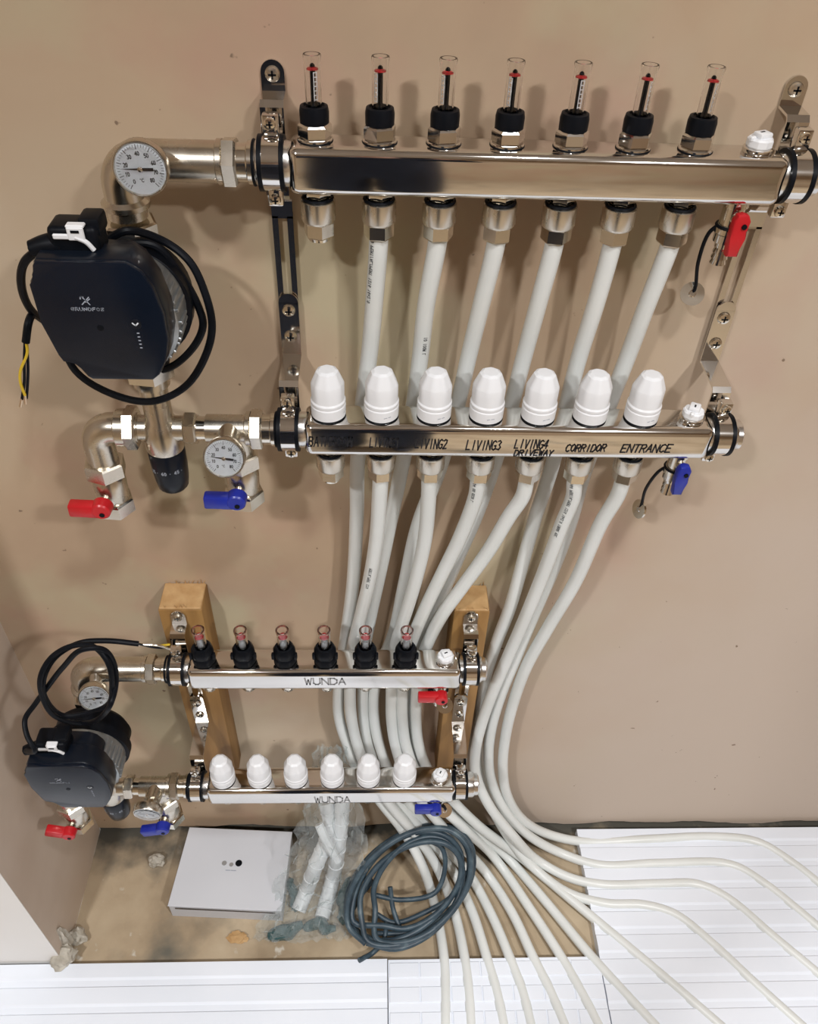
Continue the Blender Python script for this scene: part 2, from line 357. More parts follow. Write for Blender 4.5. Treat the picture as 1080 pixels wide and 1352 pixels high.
struct('floor', G().box((.35, -1.46, -.03), (4.4, 3.28, .06)), 'subfloor', 'dusty tan subfloor showing in the gap below the manifolds')
struct('ceiling', G().box((.35, -1.5, H+.03), (4.4, 3.2, .06)), 'ceiling_paint', 'plain plastered ceiling')
struct('wall_opposite', G().box((.35, -3.05, H/2), (4.4, .1, H)), 'plaster', 'plaster wall opposite the manifolds')
struct('wall_right', G().box((2.54, -1.5, H/2), (.08, 3.2, H)), 'plaster', 'plaster wall at the far end of the room')
struct('wall_far_left', G().box((-1.78, -1.6, H/2), (.08, 3.0, H)), 'plaster', 'plaster wall beyond the alcove corner')
# ------------------------------------------------------------------ insulation boards
FT = .020
def ridged(x0, x1, y0, y1, pitch, gw, gd, edge=None):
    # board with long grooves running along X; profile in Y
    prof = [(y1, 0), (y1, FT)]; y = y1-pitch*.55
    while y-gw > y0+.004:
        prof += [(y, FT), (y-.004, FT-gd), (y-gw+.002, FT-gd), (y-gw, FT)]; y -= pitch
    prof += [(y0, FT), (y0, 0)]
    g = G(); g.prism([V((x0, a, b)) for a, b in prof], (x1-x0, 0, 0)); return g
o = obj('insulation_board', ridged(-1.7, .0265, -.92, -.2305, .0375, .0145, .0022), 'foam', None, 0)
tag(o, 'white ridged foam insulation board below the cardboard box', 'insulation board', 'white foam floor boards')
# castellated board with separate raised tabs
bt = thing('castellated_board', 'white foam board of raised square tabs holding seven pipes', 'insulation board', (.21, -.5, 0), 'white foam floor boards')
obj('base', G().box((.2025, -.5755, .0091), (.349, .689, .0182), .0006, 1), 'foam', bt, 0)
tabm = None
for j in range(20):
    for i in range(7):
        cx = .0540+i*.0498; cy = -.2475-j*.036
        if cy < -.905: continue
        if tabm is None:
            to = obj('tab', G().box((cx, cy, .0182), (.0482, .0225, .0036), .0010, 1), 'foam', bt, 0); tabm = to.data
        else:
            to = bpy.data.objects.new('tab', tabm); C.objects.link(to); to.parent = bt; to.location = V((cx, cy, .0182))-bt.location
# ridged board at the right, with an uneven sawn edge
g = ridged(.3785, 2.45, -.92, -.014, .0375, .0145, .0022)
tag(obj('insulation_board', g, 'foam', None, 0), 'white ridged foam board along the plaster wall, crossed by slanting pipes', 'insulation board', 'white foam floor boards')
# ================================================================== TIMBER BATTENS
BY = -.044; ZB = .265
def batten(x0, x1, z1, label):
    t = thing('timber_batten', label, 'timber', ((x0+x1)/2, BY/2, ZB), 'timber battens')
    xm = (x0+x1)/2; wd = x1-x0
    obj('post', G().box((xm, BY/2, (z1+ZB)/2-.001), (wd, -BY, z1-ZB-.002), .0015, 2), 'timber', t)
    g = G().box((xm, BY/2, z1-.0008), (wd-.002, -BY-.002, .0035), .001, 1)
    for k in range(16):           # frayed saw splinters on the cut end
        a = random.uniform(-.5, .5)*wd*.92; sd = random.random() < .6
        q = V((xm+a, -.001 if sd else BY+.002, z1)); h = random.uniform(.003, .008)
        g.cyl(q, q+V((random.uniform(-.004, .004), random.uniform(-.002, .002), h)), .0007, .0002, 5)
    obj('end_grain', g, 'end_grain', t)
    return t
batten(-.2675, -.2135, .680, 'sawn orange timber batten behind the left bracket of the small manifold')
batten(.1015, .1470, .678, 'sawn orange timber batten behind the right bracket of the small manifold')

# ================================================================== MANIFOLDS
BD, BH = .040, .0372
def screw(p, parent, r=.0055, m='bright_nickel', axis=(0, -1, 0)):
    p = V(p); g = G().lathe(p, axis, [(r*.9, 0), (r, .001), (r*.85, .0028), (r*.4, .0036), (0, .0037)], 16)
    o = obj('screw', g, m, parent)
    x, y, a = frame(axis); c = p+a*.0036
    g = G(); R_ = Matrix((x, y, a)).transposed()
    g.box(c, (r*1.05, r*.24, .0006), 0, 1, R_); g.box(c, (r*.24, r*1.05, .0006), 0, 1, R_)
    obj('cross_slot', g, 'black_rubber', o, 0)
    return o
def boss(T, x0, d, y, z, plug=False):      # round end of a bar, d = -1 towards the left
    a = V((d, 0, 0)); o = V((x0, y, z))
    g = G().lathe(o-a*.002, a, [(.0165, 0), (.0175, .003), (.0175, .026), (.0165, .028)], 28)
    if plug: g.lathe(o+a*.026, a, [(.0150, 0), (.0150, .005), (.0125, .007), (.0060, .0072)], 24)
    return obj('end_boss', g, 'satin_steel', T)
def port_connector(T, x, y, z, plug=False, short=False):
    o = V((x, y, z)); dn = (0, 0, -1)
    if short:
        c = obj('port_stub', G().lathe(o+V((0, 0, .002)), dn, [(.0085, 0), (.0085, .007), (.0075, .0085), (.0095, .010), (.0095, .019), (.0080, .022), (.0035, .023)], 20), 'bright_nickel', T)
        return c
    c = obj('pipe_connector', G().lathe(o-V((0, 0, .0085)), dn, [(.0125, 0), (.0142, .001), (.0142, .0165), (.0132, .0185)], 28), 'nickel', T)
    g = G().hexn(o+V((0, 0, .002)), o-V((0, 0, .0065)), .0112, .3); g.cyl(o-V((0, 0, .006)), o-V((0, 0, .009)), .0095)
    obj('neck', g, 'bright_nickel', c)
    obj('gasket', G().torus(o-V((0, 0, .0078)), dn, .0120, .0013, 28, 8), 'black_rubber', c)
    g = G().hexn(o-V((0, 0, .0265)), o-V((0, 0, .040)), .0128, random.uniform(-.4, .4))
    if plug: g.lathe(o-V((0, 0, .040)), dn, [(.0095, 0), (.0090, .003), (.004, .0042), (0, .0043)], 20)
    obj('hex_nut', g, 'bright_nickel', c)
    return c
def flow_meter(T, x, y, z, kind, side):
    o = V((x, y, z)); up = (0, 0, 1)
    if kind == 1:
        c = obj('flow_meter', G().lathe(o+V((0, 0, .0125)), up, [(.0098, 0), (.0112, .001), (.0114, .009), (.0106, .0128), (.0084, .0135), (.0075, .0120)], 28), 'black_rubber', T, label='black collar')
        g = G().hexn(o+V((0, 0, .0025)), o+V((0, 0, .013)), .0132, random.uniform(0, .5)); g.cyl(o, o+V((0, 0, .0028)), .0136, seg=28, ch=.0006)
        obj('hex_nut', g, 'steel', c, 25)
        obj('gasket', G().torus(o+V((0, 0, .0006)), up, .0130, .0010, 28, 6), 'black_rubber', c)
        z0, z1, ro, ri = .0245, .0605, .0062, .0053
        g = G().lathe(o, up, [(ro, z0), (ro*1.0, z1-.006), (ro*1.10, z1-.001), (ro*1.05, z1), (ri*.95, z1), (ri, z1-.004), (ri, z0)], 24)
        obj('sight_tube', g, 'clear_plastic', c)
        obj('spindle', G().lathe(o, up, [(.0030, .0240), (.0024, .0275), (.0020, .029), (.0020, .0515), (.0018, .0535), (.0008, .0545)], 10), 'black_rubber', c)
        obj('indicator', G().lathe(o, up, [(.0016, .0500), (.0044, .0504), (.0042, .0514), (.0016, .0524)], 16), 'red_plastic', c)
        th = side; rr = .0046; g = G()     # printed scale: ladder of fine white bars on the wall of the tube
        def on(a, b, r=rr): return o+V((math.sin(th+a/r)*r, -math.cos(th+a/r)*r, b))
        st = [[(-.0011, .0300), (-.0011, .0490)], [(.0013, .0300), (.0013, .0490)]]+[[(-.0011, .0305+k*.0031), (.0013, .0305+k*.0031)] for k in range(7)]
        ribbons(g, st, .0008, on); obj('scale', g, 'white_plastic', c, 0)
    else:
        def lob(th, t): return 1+.035*math.cos(th*6)
        c = obj('flow_meter', G().lathe(o, up, [(.0118, 0), (.0140, .002), (.0140, .011), (.0126, .013), (.0136, .015), (.0130, .024), (.0105, .0290), (.0082, .0295), (.0078, .027)], 36, 0, lob), 'black_rubber', T, label='black knurled collar')
        for k in (-1, 1): obj('grip_lug', G().box(o+V((k*.0138, -.004, .014)), (.004, .006, .009), .0012, 2), 'black_rubber', c)
        g = G().lathe(o, up, [(.0072, .027), (.0072, .054), (.0080, .0565), (.0080, .0595), (.0056, .0595), (.0056, .027)], 24)
        obj('sight_tube', g, 'clear_plastic', c)
        obj('tube_rim', G().torus(o+V((0, 0, .0592)), up, .0068, .0011, 28, 8), 'tinted_plastic', c)
        obj('spindle', G().lathe(o, up, [(.0040, .0265), (.0040, .040), (.0018, .042), (.0018, .047)], 12), 'cast_grey', c)
        obj('indicator', G().lathe(o, up, [(.0012, .0465), (.0048, .0470), (.0048, .0488), (.0012, .0495)], 16), 'red_plastic', c)
    return c
def actuator_cap(T, x, y, z, rot):
    o = V((x, y, z)); up = (0, 0, 1)
    def lob(th, t):
        if t < .018: return 1.0
        k = min(1, (t-.018)/.01); return 1+.028*k*math.cos(8*(th+rot))
    g = G().lathe(o+V((0, 0, .0015)), up, [(.0150, 0), (.0162, .001), (.0165, .0120), (.0158, .0132), (.0164, .0145), (.0164, .0168), (.0153, .0185), (.0152, .026), (.0151, .0345), (.0146, .0362), (.0110, .0452), (.0100, .0474), (.0072, .0492), (0, .0496)], 48, 0, lob)
    c = obj('actuator_cap', g, 'white_plastic', T, 28, label='white protective cap')
    obj('gasket', G().torus(o+V((0, 0, .0012)), up, .0150, .0014, 32, 6), 'black_rubber', c)
    g = G(); th0 = rot*2-.3
    ribbons(g, [[(0, .0062), (.0065, .0068)]], .0007, lambda a, b: o+V((math.sin(th0+a/.0166)*.0167, -math.cos(th0+a/.0166)*.0167, b+.0015)))
    obj('index_mark', g, 'print_grey', c, 0)
    return c
def air_vent(T, x, y, z, rot):
    o = V((x, y, z)); up = (0, 0, 1)
    c = obj('air_vent', G().lathe(o, up, [(.0112, 0), (.0118, .001), (.0118, .0035), (.0100, .0045)], 28), 'steel', T)
    g = G().lathe(o+V((0, 0, .0045)), up, [(.0094, 0), (.0100, .0008), (.0100, .0055), (.0088, .0068)], 28, 0, lambda th, t: 1+.04*math.cos(9*th))
    R_ = Matrix.Rotation(rot, 3, 'Z')
    g.box(o+V((0, 0, .0128))+R_ @ V((.001, 0, 0)), (.0125, .0105, .0050), .0018, 2, R_); g.box(o+V((0, 0, .0110))+R_ @ V((-.0085, 0, 0)), (.005, .004, .004), .001, 1, R_)
    v = obj('vent_cap', g, 'white_plastic', c)
    obj('key_slot', G().box(o+V((0, 0, .0152)), (.0042, .0016, .0006), 0, 1, R_), 'black_rubber', v, 0)
def drain_valve(T, x, y, z, col, down, disc_at, disc_n):
    o = V((x, y, z)); dn = (0, 0, -1)
    c = obj('drain_valve', G().lathe(o+V((0, 0, .002)), dn, [(.0110, 0), (.0110, .008), (.0092, .009), (.0092, .024), (.0112, .025), (.0112, .031), (.0095, .032)], 24), 'bright_nickel', T)
    g = G().lathe(o-V((0, 0, .030)), dn, [(.0100, 0), (.0100, .007), (.0072, .008), (.0072, .012), (.0056, .0122), (.0072, .017), (.0056, .0172), (.0072, .022), (.0056, .0222), (.0070, .027), (.0062, .0275), (.0040, .0275), (.0040, .020)], 20, 0)
    obj('hose_tail', g, 'steel', c)
    obj('rubber_ring', G().torus(o-V((0, 0, .0235)), dn, .0100, .0016, 28, 8), 'black_rubber', c)
    st = o+V((0, -.0085, -.014))
    obj('stem', G().cyl(st, st+V((0, -.008, 0)), .0045), 'nickel', c)
    hc = st+V((0, -.0115, 0))
    if down:
        pl = [(-.0068, .004), (-.0045, .0082), (.0, .0095), (.0045, .0082), (.0068, .004), (.0062, -.004), (.0046, -.010), (.0046, -.0265), (-.0052, -.0265), (-.0064, -.010)]
        g = G().prism([hc+V((a, .0045, b)) for a, b in pl], (0, -.009, 0), .0016, 2)
    else:
        g = G().box(hc+V((-.012, 0, 0)), (.036, .010, .014), .0018, 2); g.cyl(hc+V((0, .006, 0)), hc+V((0, -.0075, 0)), .0082, seg=20, ch=.001)
    h = obj('handle', g, col+'_plastic', c)
    obj('handle_screw', G().cyl(hc+V((.002, -.0045, 0)), hc+V((.002, -.0058 if down else -.0085, 0)), .0022, seg=10), 'black_rubber', h)
    d = V(disc_at); n = V(disc_n).normalized()
    s = obj('strap', G().tube([o+V((-.0095, 0, -.0235)), o+V((-.014, .003, -.032)), d+(o-d)*.35+V((-.008, .0, .0)), d+V((.001, 0, .006)), d-n*.0005], .0017, 8), 'black_rubber', c)
    g = G().ring(d, n, .0108, .0034, .0024, 28)
    k = obj('blanking_cap', g, 'bright_nickel', c); obj('cap_stud', G().lathe(d-n*.001, n, [(.0036, 0), (.0036, .002), (.0024, .003)], 14), 'steel', k)
def bar_mesh(x0, x1, y, z):
    return G().box(((x0+x1)/2, y, z), (x1-x0, BD, BH), .0075, 5)
def clamp(T, xc, y, z):
    c = obj('clamp', G().ring((xc, y, z), (1, 0, 0), .0205, .0176, .0135, 36), 'steel', T)
    for dx in (-.0085, .0085): obj('rubber_liner', G().ring((xc+dx, y, z), (1, 0, 0), .0212, .0174, .0036, 36), 'black_rubber', c)
    for sz in (1, -1):
        g = G().box((xc, y+.006, z+sz*.0275), (.0125, .010, .016), .0015, 2)
        o = obj('clamp_lug', g, 'steel', c)
        screw((xc, y+.001, z+sz*.0295), c, .0048)
    return c
def bracket(xc, yw, yF, zF, yR, zR, label, top_screw='timber'):
    T = thing('mounting_bracket', label, 'bracket', (xc, yw, zR-.03), 'manifold mounting brackets')
    wd, t = .0185, .0022
    bF, bR = yF+.0225, yR+.0225
    a = yw-.0006
    g = G()
    # upper half: wall tab, step out behind the upper bar, step back to a slotted leg
    g.strip([(a, zF+.054), (a, zF+.040), (a-.002, zF+.0385), (bF+.002, zF+.0375), (bF, zF+.035), (bF, zF-.034), (bF+.003, zF-.037), (a-.010, zF-.0405), (a-.008, zF-.0435), (a-.004, zF-.046), (a-.0035, zF-.060)], xc, wd, t)
    g.cyl((xc, a, zF+.054), (xc, a-t, zF+.054), wd/2, seg=24)
    zt = zF-.060; zb = min(zR+.062, zF-.130)
    for s in (-1, 1): g.box((xc+s*.0066, a-.0046, (zt+zb)/2), (.0052, t, zt-zb))
    g.box((xc, a-.0046, zb-.004), (wd, t, .010)); g.box((xc, a-.0046, zt+.001), (wd, t, .006))
    obj('upper_plate', g, 'steel', T, 25)
    # lower half: rounded tongue over the slot, step out behind the lower bar
    g = G(); zt2 = zR+.098
    g.strip([(a-.0068, zt2), (a-.0068, zR+.042), (a-.009, zR+.0395), (bR+.002, zR+.0375), (bR, zR+.035), (bR, zR-.022)], xc, wd, t)
    g.cyl((xc, a-.0068, zt2), (xc, a-.0068-t, zt2), wd/2, seg=24)
    obj('lower_plate', g, 'steel', T, 25)
    screw((xc, a-t, zF+.053), T, .006, 'nickel')
    screw((xc, a-.0088, zR+.090), T, .0062); screw((xc, a-.0088, zR+.062), T, .0062)
    clamp(T, xc, yF, zF); clamp(T, xc, yR, zR)
    return T
def flow_bar(p1, n, y, z, kind, label):
    x0 = p1-.021; x1 = p1+(n-1)*.05+(.073 if kind == 1 else .0705)
    T = thing('flow_manifold', label, 'manifold', ((x0+x1)/2, y, z-BH/2), 'steel manifold bars')
    b = obj('bar', bar_mesh(x0, x1, y, z), 'steel', T)
    boss(T, x0, -1, y, z); boss(T, x1, 1, y, z, True)
    for i in range(n):
        flow_meter(T, p1+i*.05, y, z+BH/2-.0003, kind, [.45, -.75, -.8, -.75, .15, .75, .7][i])
        port_connector(T, p1+i*.05, y, z-BH/2, i == 0, kind == 2)
    xv = p1+(n-1)*.05+.05
    air_vent(T, xv, y, z+BH/2-.0003, .4)
    return T, b, x0, x1, xv
def return_bar(p1, n, y, z, kind, label):
    x0 = p1-.023; x1 = p1+(n-1)*.05+(.070 if kind == 1 else .0725)
    T = thing('return_manifold', label, 'manifold', ((x0+x1)/2, y, z-BH/2), 'steel manifold bars')
    b = obj('bar', bar_mesh(x0, x1, y, z), 'steel', T)
    boss(T, x0, -1, y, z); boss(T, x1, 1, y, z, True)
    for i in range(n):
        actuator_cap(T, p1+i*.05, y, z+BH/2-.0003, random.uniform(0, .8))
        port_connector(T, p1+i*.05, y, z-BH/2, i == 0, kind == 2)
    xv = p1+(n-1)*.05+.05
    air_vent(T, xv, y, z+BH/2-.0003, 1.1)
    return T, b, x0, x1, xv
# geometry of the two sets
F1 = dict(p=-.048, y=-.046, z=1.2265); R1 = dict(p=-.044, y=-.077, z=.9865)
F2 = dict(p=-.2095, y=-.087, z=.6150); R2 = dict(p=-.2055, y=-.129, z=.4000)
T, b, fx0, fx1, xv = flow_bar(F1['p'], 7, F1['y'], F1['z'], 1, 'polished steel bar carrying seven tall clear flow meters at the top')
drain_valve(T, xv-.004, F1['y'], F1['z']-BH/2, 'red', True, U(914, 388, -.030), (-.35, -1, .75))
T, b, rx0, rx1, xv = return_bar(R1['p'], 7, R1['y'], R1['z'], 1, 'polished steel bar with seven white caps and handwritten room names')
drain_valve(T, xv, R1['y'], R1['z']-BH/2, 'blue', True, U(844, 672, -.050), (-.9, -.25, .2))
yf = R1['y']-BD/2-.0004
for txt, u0, u1, v, hp, wob in [('BATHROOM', 407, 464, 589, 12, .05), ('LIVING1', 488, 526, 590, 12, .05), ('LIVING2', 548, 589, 592, 12, .04), ('LIVING3', 615, 660, 594, 12, .04), ('LIVING4', 679, 722, 592, 11, .04), ('DRIVEWAY', 678, 728, 604, 7, .06), ('CORRIDOR', 746, 798, 596, 9, .05), ('ENTRANCE', 819, 884, 597, 10, .04)]:
    a = U(u0, v, yf); e = U(u1, v, yf); h = (U(u0, v-hp, yf)-a).z
    a.z = max(a.z, R1['z']-.0130)
    lettering(txt, a, (1, 0, 0), (0, 0, 1), (e-a).x, h, .00125, 'marker_ink', b, .22, wob, 'handwriting', 1.4)
bracket(fx0-.0135, 0, F1['y'], F1['z'], R1['y'], R1['z'], 'dark reflecting steel bracket with slotted strap beside the large pump')
bracket(fx1+.0125, 0, F1['y'], F1['z'], R1['y'], R1['z'], 'pale reflecting steel bracket with slotted strap beside the red drain handle')
T, b, f2x0, f2x1, xv = flow_bar(F2['p'], 6, F2['y'], F2['z'], 2, 'satin steel bar with six short flow meters mounted on timber battens')
drain_valve(T, xv-.003, F2['y'], F2['z']-BH/2, 'red', False, V((xv+.004, F2['y']-.012, F2['z']-BH/2-.045)), (0, -1, .8))
def wunda(b, u0, u1, v, vt, y):
    yf = y-BD/2-.0003; a = U(u0, v, yf); e = U(u1, v, yf); h = (U(u0, vt, yf)-a).z
    lettering('WUNDA', a, (1, 0, 0), (0, 0, 1), (e-a).x, h, .0019, 'engraved_grey', b, 0, 0, 'maker_lettering', 1.2)
wunda(b, 403, 456, 904, 896, F2['y'])
T, b, r2x0, r2x1, xv2 = return_bar(R2['p'], 6, R2['y'], R2['z'], 2, 'satin steel bar with six white caps mounted on timber battens')
drain_valve(T, xv2-.004, R2['y'], R2['z']-BH/2, 'blue', False, V((xv2+.012, R2['y']-.004, R2['z']-BH/2-.05)), (.2, -1, .8))
wunda(b, 416, 462, 1060, 1052.5, R2['y'])
bracket(f2x0-.0135, BY, F2['y'], F2['z'], R2['y'], R2['z'], 'steel bracket screwed to the batten next to the small pump')
bracket(f2x1+.0125, BY, F2['y'], F2['z'], R2['y'], R2['z'], 'steel bracket screwed to the batten next to the pipe bundle')

# ================================================================== PUMP GROUPS
def gauge(T, c, n, up, r, stem_from, needle_ang=3.05):
    """round dial thermometer: c centre of the face, n direction it faces, up = direction of 12 o'clock"""
    c = V(c); n = V(n).normalized(); x = V(up).cross(n).normalized(); upv = n.cross(x)
    g = G().lathe(c-n*.010, n, [(r*.55, -.002), (r*.96, 0), (r, .002), (r, .0095), (r*.97, .0108), (r*.92, .0108), (r*.90, .0092)], 40)
    k = obj('temperature_gauge', g, 'nickel', T)
    obj('gauge_stem', G().cyl(V(stem_from), c-n*.010, .0078, .0068, 20), 'nickel', k)
    obj('dial_face', G().lathe(c-n*.0020, n, [(r*.915, 0), (r*.915, .0012), (0, .00125)], 40), 'dial_white', k)
    g = G(); q = c-n*.0005
    def fn(a, b): return q+x*a+upv*b
    for i in range(41):
        th = math.radians(232-i*284/40); r0 = r*(.74 if i % 5 else .68); d = (math.cos(th), math.sin(th))
        ribbons(g, [[(d[0]*r0, d[1]*r0), (d[0]*r*.83, d[1]*r*.83)]], .00028 if i % 5 else .0005, fn)
    for i, tx in enumerate(('0', '10', '20', '30', '40', '50', '60', '70', '80')):
        th = math.radians(232-i*284/8); wd = .0030 if len(tx) > 1 else .0014
        cx, cy = math.cos(th)*r*.53-wd/2, math.sin(th)*r*.53-.0014
        ribbons(g, [[(a+cx, b+cy) for a, b in st] for st in text_strokes(tx, wd, .0028, 0, 0, 1.2)], .00052, fn)
    ribbons(g, [[(a-.001, b-r*.45) for a, b in st] for st in text_strokes('C', .0014, .0022)], .0004, fn)
    ribbons(g, [[(-.0021, -r*.45+.0020), (-.0018, -r*.45+.0020)]], .0006, fn)
    obj('numerals', g, 'print_ink', k, 0)
    nd = V((math.cos(needle_ang), math.sin(needle_ang)))
    g = G(); q2 = c+n*.0006
    pl = [nd*r*.72, V((-nd.y, nd.x))*.0008, -nd*r*.16+V((-nd.y, nd.x))*.0011, -nd*r*.46+V((-nd.y, nd.x))*.0011, -nd*r*.46-V((-nd.y, nd.x))*.0011, -nd*r*.16-V((-nd.y, nd.x))*.0011, -V((-nd.y, nd.x))*.0008]
    g.prism([q2+x*a.x+upv*a.y for a in pl], n*.0004); obj('needle', g, 'marker_ink', k, 0)
    obj('needle_hub', G().lathe(q2, n, [(.0019, 0), (.0019, .0012), (.001, .0018), (0, .0019)], 14), 'bright_nickel', k)
    obj('glass', G().lathe(c+n*.0022, n, [(r*.905, 0), (r*.905, .0008), (0, .0009)], 40), 'clear_plastic', k)
    return k
def elbow_path(x, y, z, xr, zb, R, down=True):
    pts = [V((xr, y, z)), V((x+R, y, z))]
    for k in range(1, 8):
        a = k/8*PI/2; pts.append(V((x+R-R*math.sin(a), y, z-R+R*math.cos(a))))
    pts += [V((x, y, z-R)), V((x, y, zb))]
    return pts
def polytube(g, pts, r, seg=24):
    fr = []; P = [V(p) for p in pts]; x = None; rings = []
    for i, p in enumerate(P):
        t = (P[min(i+1, len(P)-1)]-P[max(i-1, 0)]).normalized()
        if x is None: x = V((0, 1, 0))
        x = (x-t*x.dot(t)).normalized(); y = t.cross(x)
        rings.append([g.bm.verts.new(p+(x*math.cos(2*PI*k/seg)+y*math.sin(2*PI*k/seg))*r) for k in range(seg)])
    for A, B in zip(rings, rings[1:]):
        for k in range(seg): g.bm.faces.new((A[k], A[(k+1) % seg], B[(k+1) % seg], B[k]))
    g.bm.faces.new(rings[0]); g.bm.faces.new(rings[-1]); return g
def union_ring(T, x0, y, z):         # union between a bar end and the pump group
    g = G().hexn((x0-.0405, y, z), (x0-.0525, y, z), .0195, .2); g.lathe((x0-.052, y, z), (-1, 0, 0), [(.0172, 0), (.0172, .004), (.0155, .005)], 28)
    o = obj('union_nut', g, 'nickel', T, 30)
    g = G().lathe((x0-.025, y, z), (-1, 0, 0), [(.0165, 0), (.0165, .007), (.0148, .008), (.0148, .0165)], 28)
    obj('union_sleeve', g, 'bright_nickel', T)
    obj('seal_ring', G().torus((x0-.0275, y, z), (1, 0, 0), .0165, .0013, 30, 8), 'black_rubber', T)
def ball_valve(T, x, y, zt, col, ang, L=.066):
    """vertical isolating valve hanging from zt; lever points along ang in the X-Y plane (toward the viewer's left)"""
    dn = (0, 0, -1); o = V((x, y, zt))
    obj('hex_nut', G().hexn(o, o-V((0, 0, .0175)), .0205, .35), 'nickel', T, 30)
    g = G().lathe(o-V((0, 0, .0165)), dn, [(.0140, 0), (.0160, .004), (.0168, .012), (.0160, .030), (.0150, .034)], 28)
    obj('body', g, 'nickel', T)
    obj('end_hex', G().hexn(o-V((0, 0, .049)), o-V((0, 0, L)), .0200, .1), 'bright_nickel', T, 30)
    st = o+V((-.002, -.014, -.039)); hub = st+V((-.001, -.012, -.0))
    obj('stem', G().cyl(st, hub, .0058), 'nickel', T)
    R_ = Matrix.Rotation(ang, 3, 'Y')
    g = G().cyl(hub+V((0, .005, 0)), hub+V((0, -.0085, 0)), .0102, .0095, 24, 0, .0015)
    g.box(hub+R_ @ V((-.019, -.0015, -.0015)), (.026, .0125, .0150), .0022, 2, R_)
    g.box(hub+R_ @ V((-.006, -.001, -.004)), (.020, .0115, .0125), .0022, 2, R_)
    h = obj('lever', g, col+'_plastic', T)
    obj('lever_screw', G().cyl(hub+V((0.001, -.0080, -.003)), hub+V((0.001, -.0092, -.003)), .0026, seg=12), 'black_rubber', h)
def pump_group(F, R, n, size, where):
    x0f = F['p']-.021; x0r = R['p']-.023; ax = F['p']-.156; arx = R['p']-.161
    yF, zF, yR, zR = F['y'], F['z'], R['y'], R['z']
    ztop = zF-.050; zbot = ztop-.130
    # -- elbow with thermometer
    T = thing('pipe_elbow', 'nickel elbow with round thermometer above the %s pump' % size, 'pipe elbow', (ax, yF, ztop))
    obj('elbow', polytube(G(), elbow_path(ax, yF, zF, x0f-.054, ztop+.004, .020), .0158, 28), 'nickel', T, 50)
    union_ring(T, x0f, yF, zF)
    obj('collar', G().lathe((ax, yF, ztop+.020), (0, 0, -1), [(.0158, 0), (.0195, .003), (.0195, .007), (.0175, .008)], 28), 'nickel', T)
    if n == 1: gauge(T, (ax+.029, yF-.043, zF+.009), (.05, -1, .10), (-.08, 0, 1), .0205, (ax+.026, yF-.010, zF+.002))
    else: gauge(T, (ax+.026, yF-.040, zF-.004), (.12, -1, .35), (-.08, 0, 1), .0192, (ax+.022, yF-.010, zF+.002))
    # -- pump
    ya, yb = yF, yR; ym = (ya+yb)/2
    def yax(z): return ya+(yb-ya)*max(0, min(1, (ztop-z)/(ztop-zbot)))
    pc = V((ax, ym, (ztop+zbot)/2))
    T = thing('circulation_pump', '%s black circulation pump with navy control panel %s' % (size, where), 'pump', (ax, ym, zbot), 'circulation pumps')
    g = G(); polytube(g, [V((ax, ya, ztop-.004)), V((ax, ya, ztop-.022)), V((ax, ym+.006, ztop-.040)), V((ax, ym+.008, zbot+.040)), V((ax, yb, zbot+.022)), V((ax, yb, zbot+.004))], .0195, 24)
    g.lathe(pc+V((0, .012, .014)), (0, -1, 0), [(.020, 0), (.040, .004), (.047, .012), (.047, .030), (.0515, .032), (.0515, .044), (.049, .046)], 40)
    obj('housing', g, 'black_rubber', T, 45)
    for zz, yy in ((ztop, ya), (zbot+.013, yb)): obj('union_nut', G().hexn((ax, yy, zz+.001), (ax, yy, zz-.013), .0232, .15), 'bright_nickel', T, 30)
    # finned stator shell
    g = G().lathe(pc+V((0, -.033, .018)), (0, -1, 0), [(.0475, 0), (.0480, .003), (.0470, .033), (.043, .036)], 48)
    st = obj('stator', g, 'cast_grey', T)
    for k in range(14):
        a = -.9+k*.14+(.12 if k > 6 else 0); d = V((math.cos(a), 0, math.sin(a)))
        obj('cooling_fin', G().box(pc+V((0, -.051, .018))+d*.0480, (.0028, .026 if k % 3 else .020, .0028), .0006, 1, Matrix.Rotation(-a, 3, 'Y')), 'cast_grey', st, 0)
    # control box and panel: outline in the plane of the panel, relative to the pump centre
    fy = ym-.094
    oc = V((ax+.003, fy, pc.z+.034))
    pl = [(-.0455, .0455), (-.043, .049), (-.012, .049), (.022, .049), (.032, .042), (.038, .030), (.0425, .008), (.0425, -.014), (.038, -.032), (.030, -.047), (.024, -.052), (-.024, -.052), (-.0275, -.0495), (-.0300, -.0410), (-.0340, -.0365), (-.0435, -.0360), (-.0460, -.030), (-.052, -.002), (-.052, .030), (-.0495, .0335), (-.0470, .0345), (-.0465, .0400)]
    g = G().prism([oc+V((a*1.0, .030, b)) for a, b in pl], (0, -.026, 0), .0018, 2)
    g.prism([oc+V((a*.84-.003, .052, b*.90-.002)) for a, b in pl], (0, -.024, 0), .003, 2)
    cb = obj('control_box', g, 'navy_plastic', T, 40)
    g = G().prism([oc+V((a*.985, .005, b*.985)) for a, b in pl], (0, -.0052, 0), .0012, 2)
    fp = obj('front_panel', g, 'panel_navy', T, 40)
    f0 = oc+V((0, -.0005, 0)); X = (1, 0, 0); Z = (0, 0, 1)
    lettering('GRUNDFOS', f0+V((-.0255, 0, .0100)), X, Z, .0240, .0024, .00062, 'print_grey', fp, 0, 0, 'maker_lettering')
    g = G(); ribbons(g, [[(-.003, -.0030), (.0030, .0030)], [(-.0022, .0034), (.0, .0008), (.0026, -.0030)], [(-.0034, .0016), (-.0030, .0034), (-.0010, .0030)], [(.0, -.001), (.0034, .0016)]], .0008, lambda a, b: f0+V((-.0135+a, 0, .0180+b)))
    obj('maker_mark', g, 'print_grey', fp, 0)
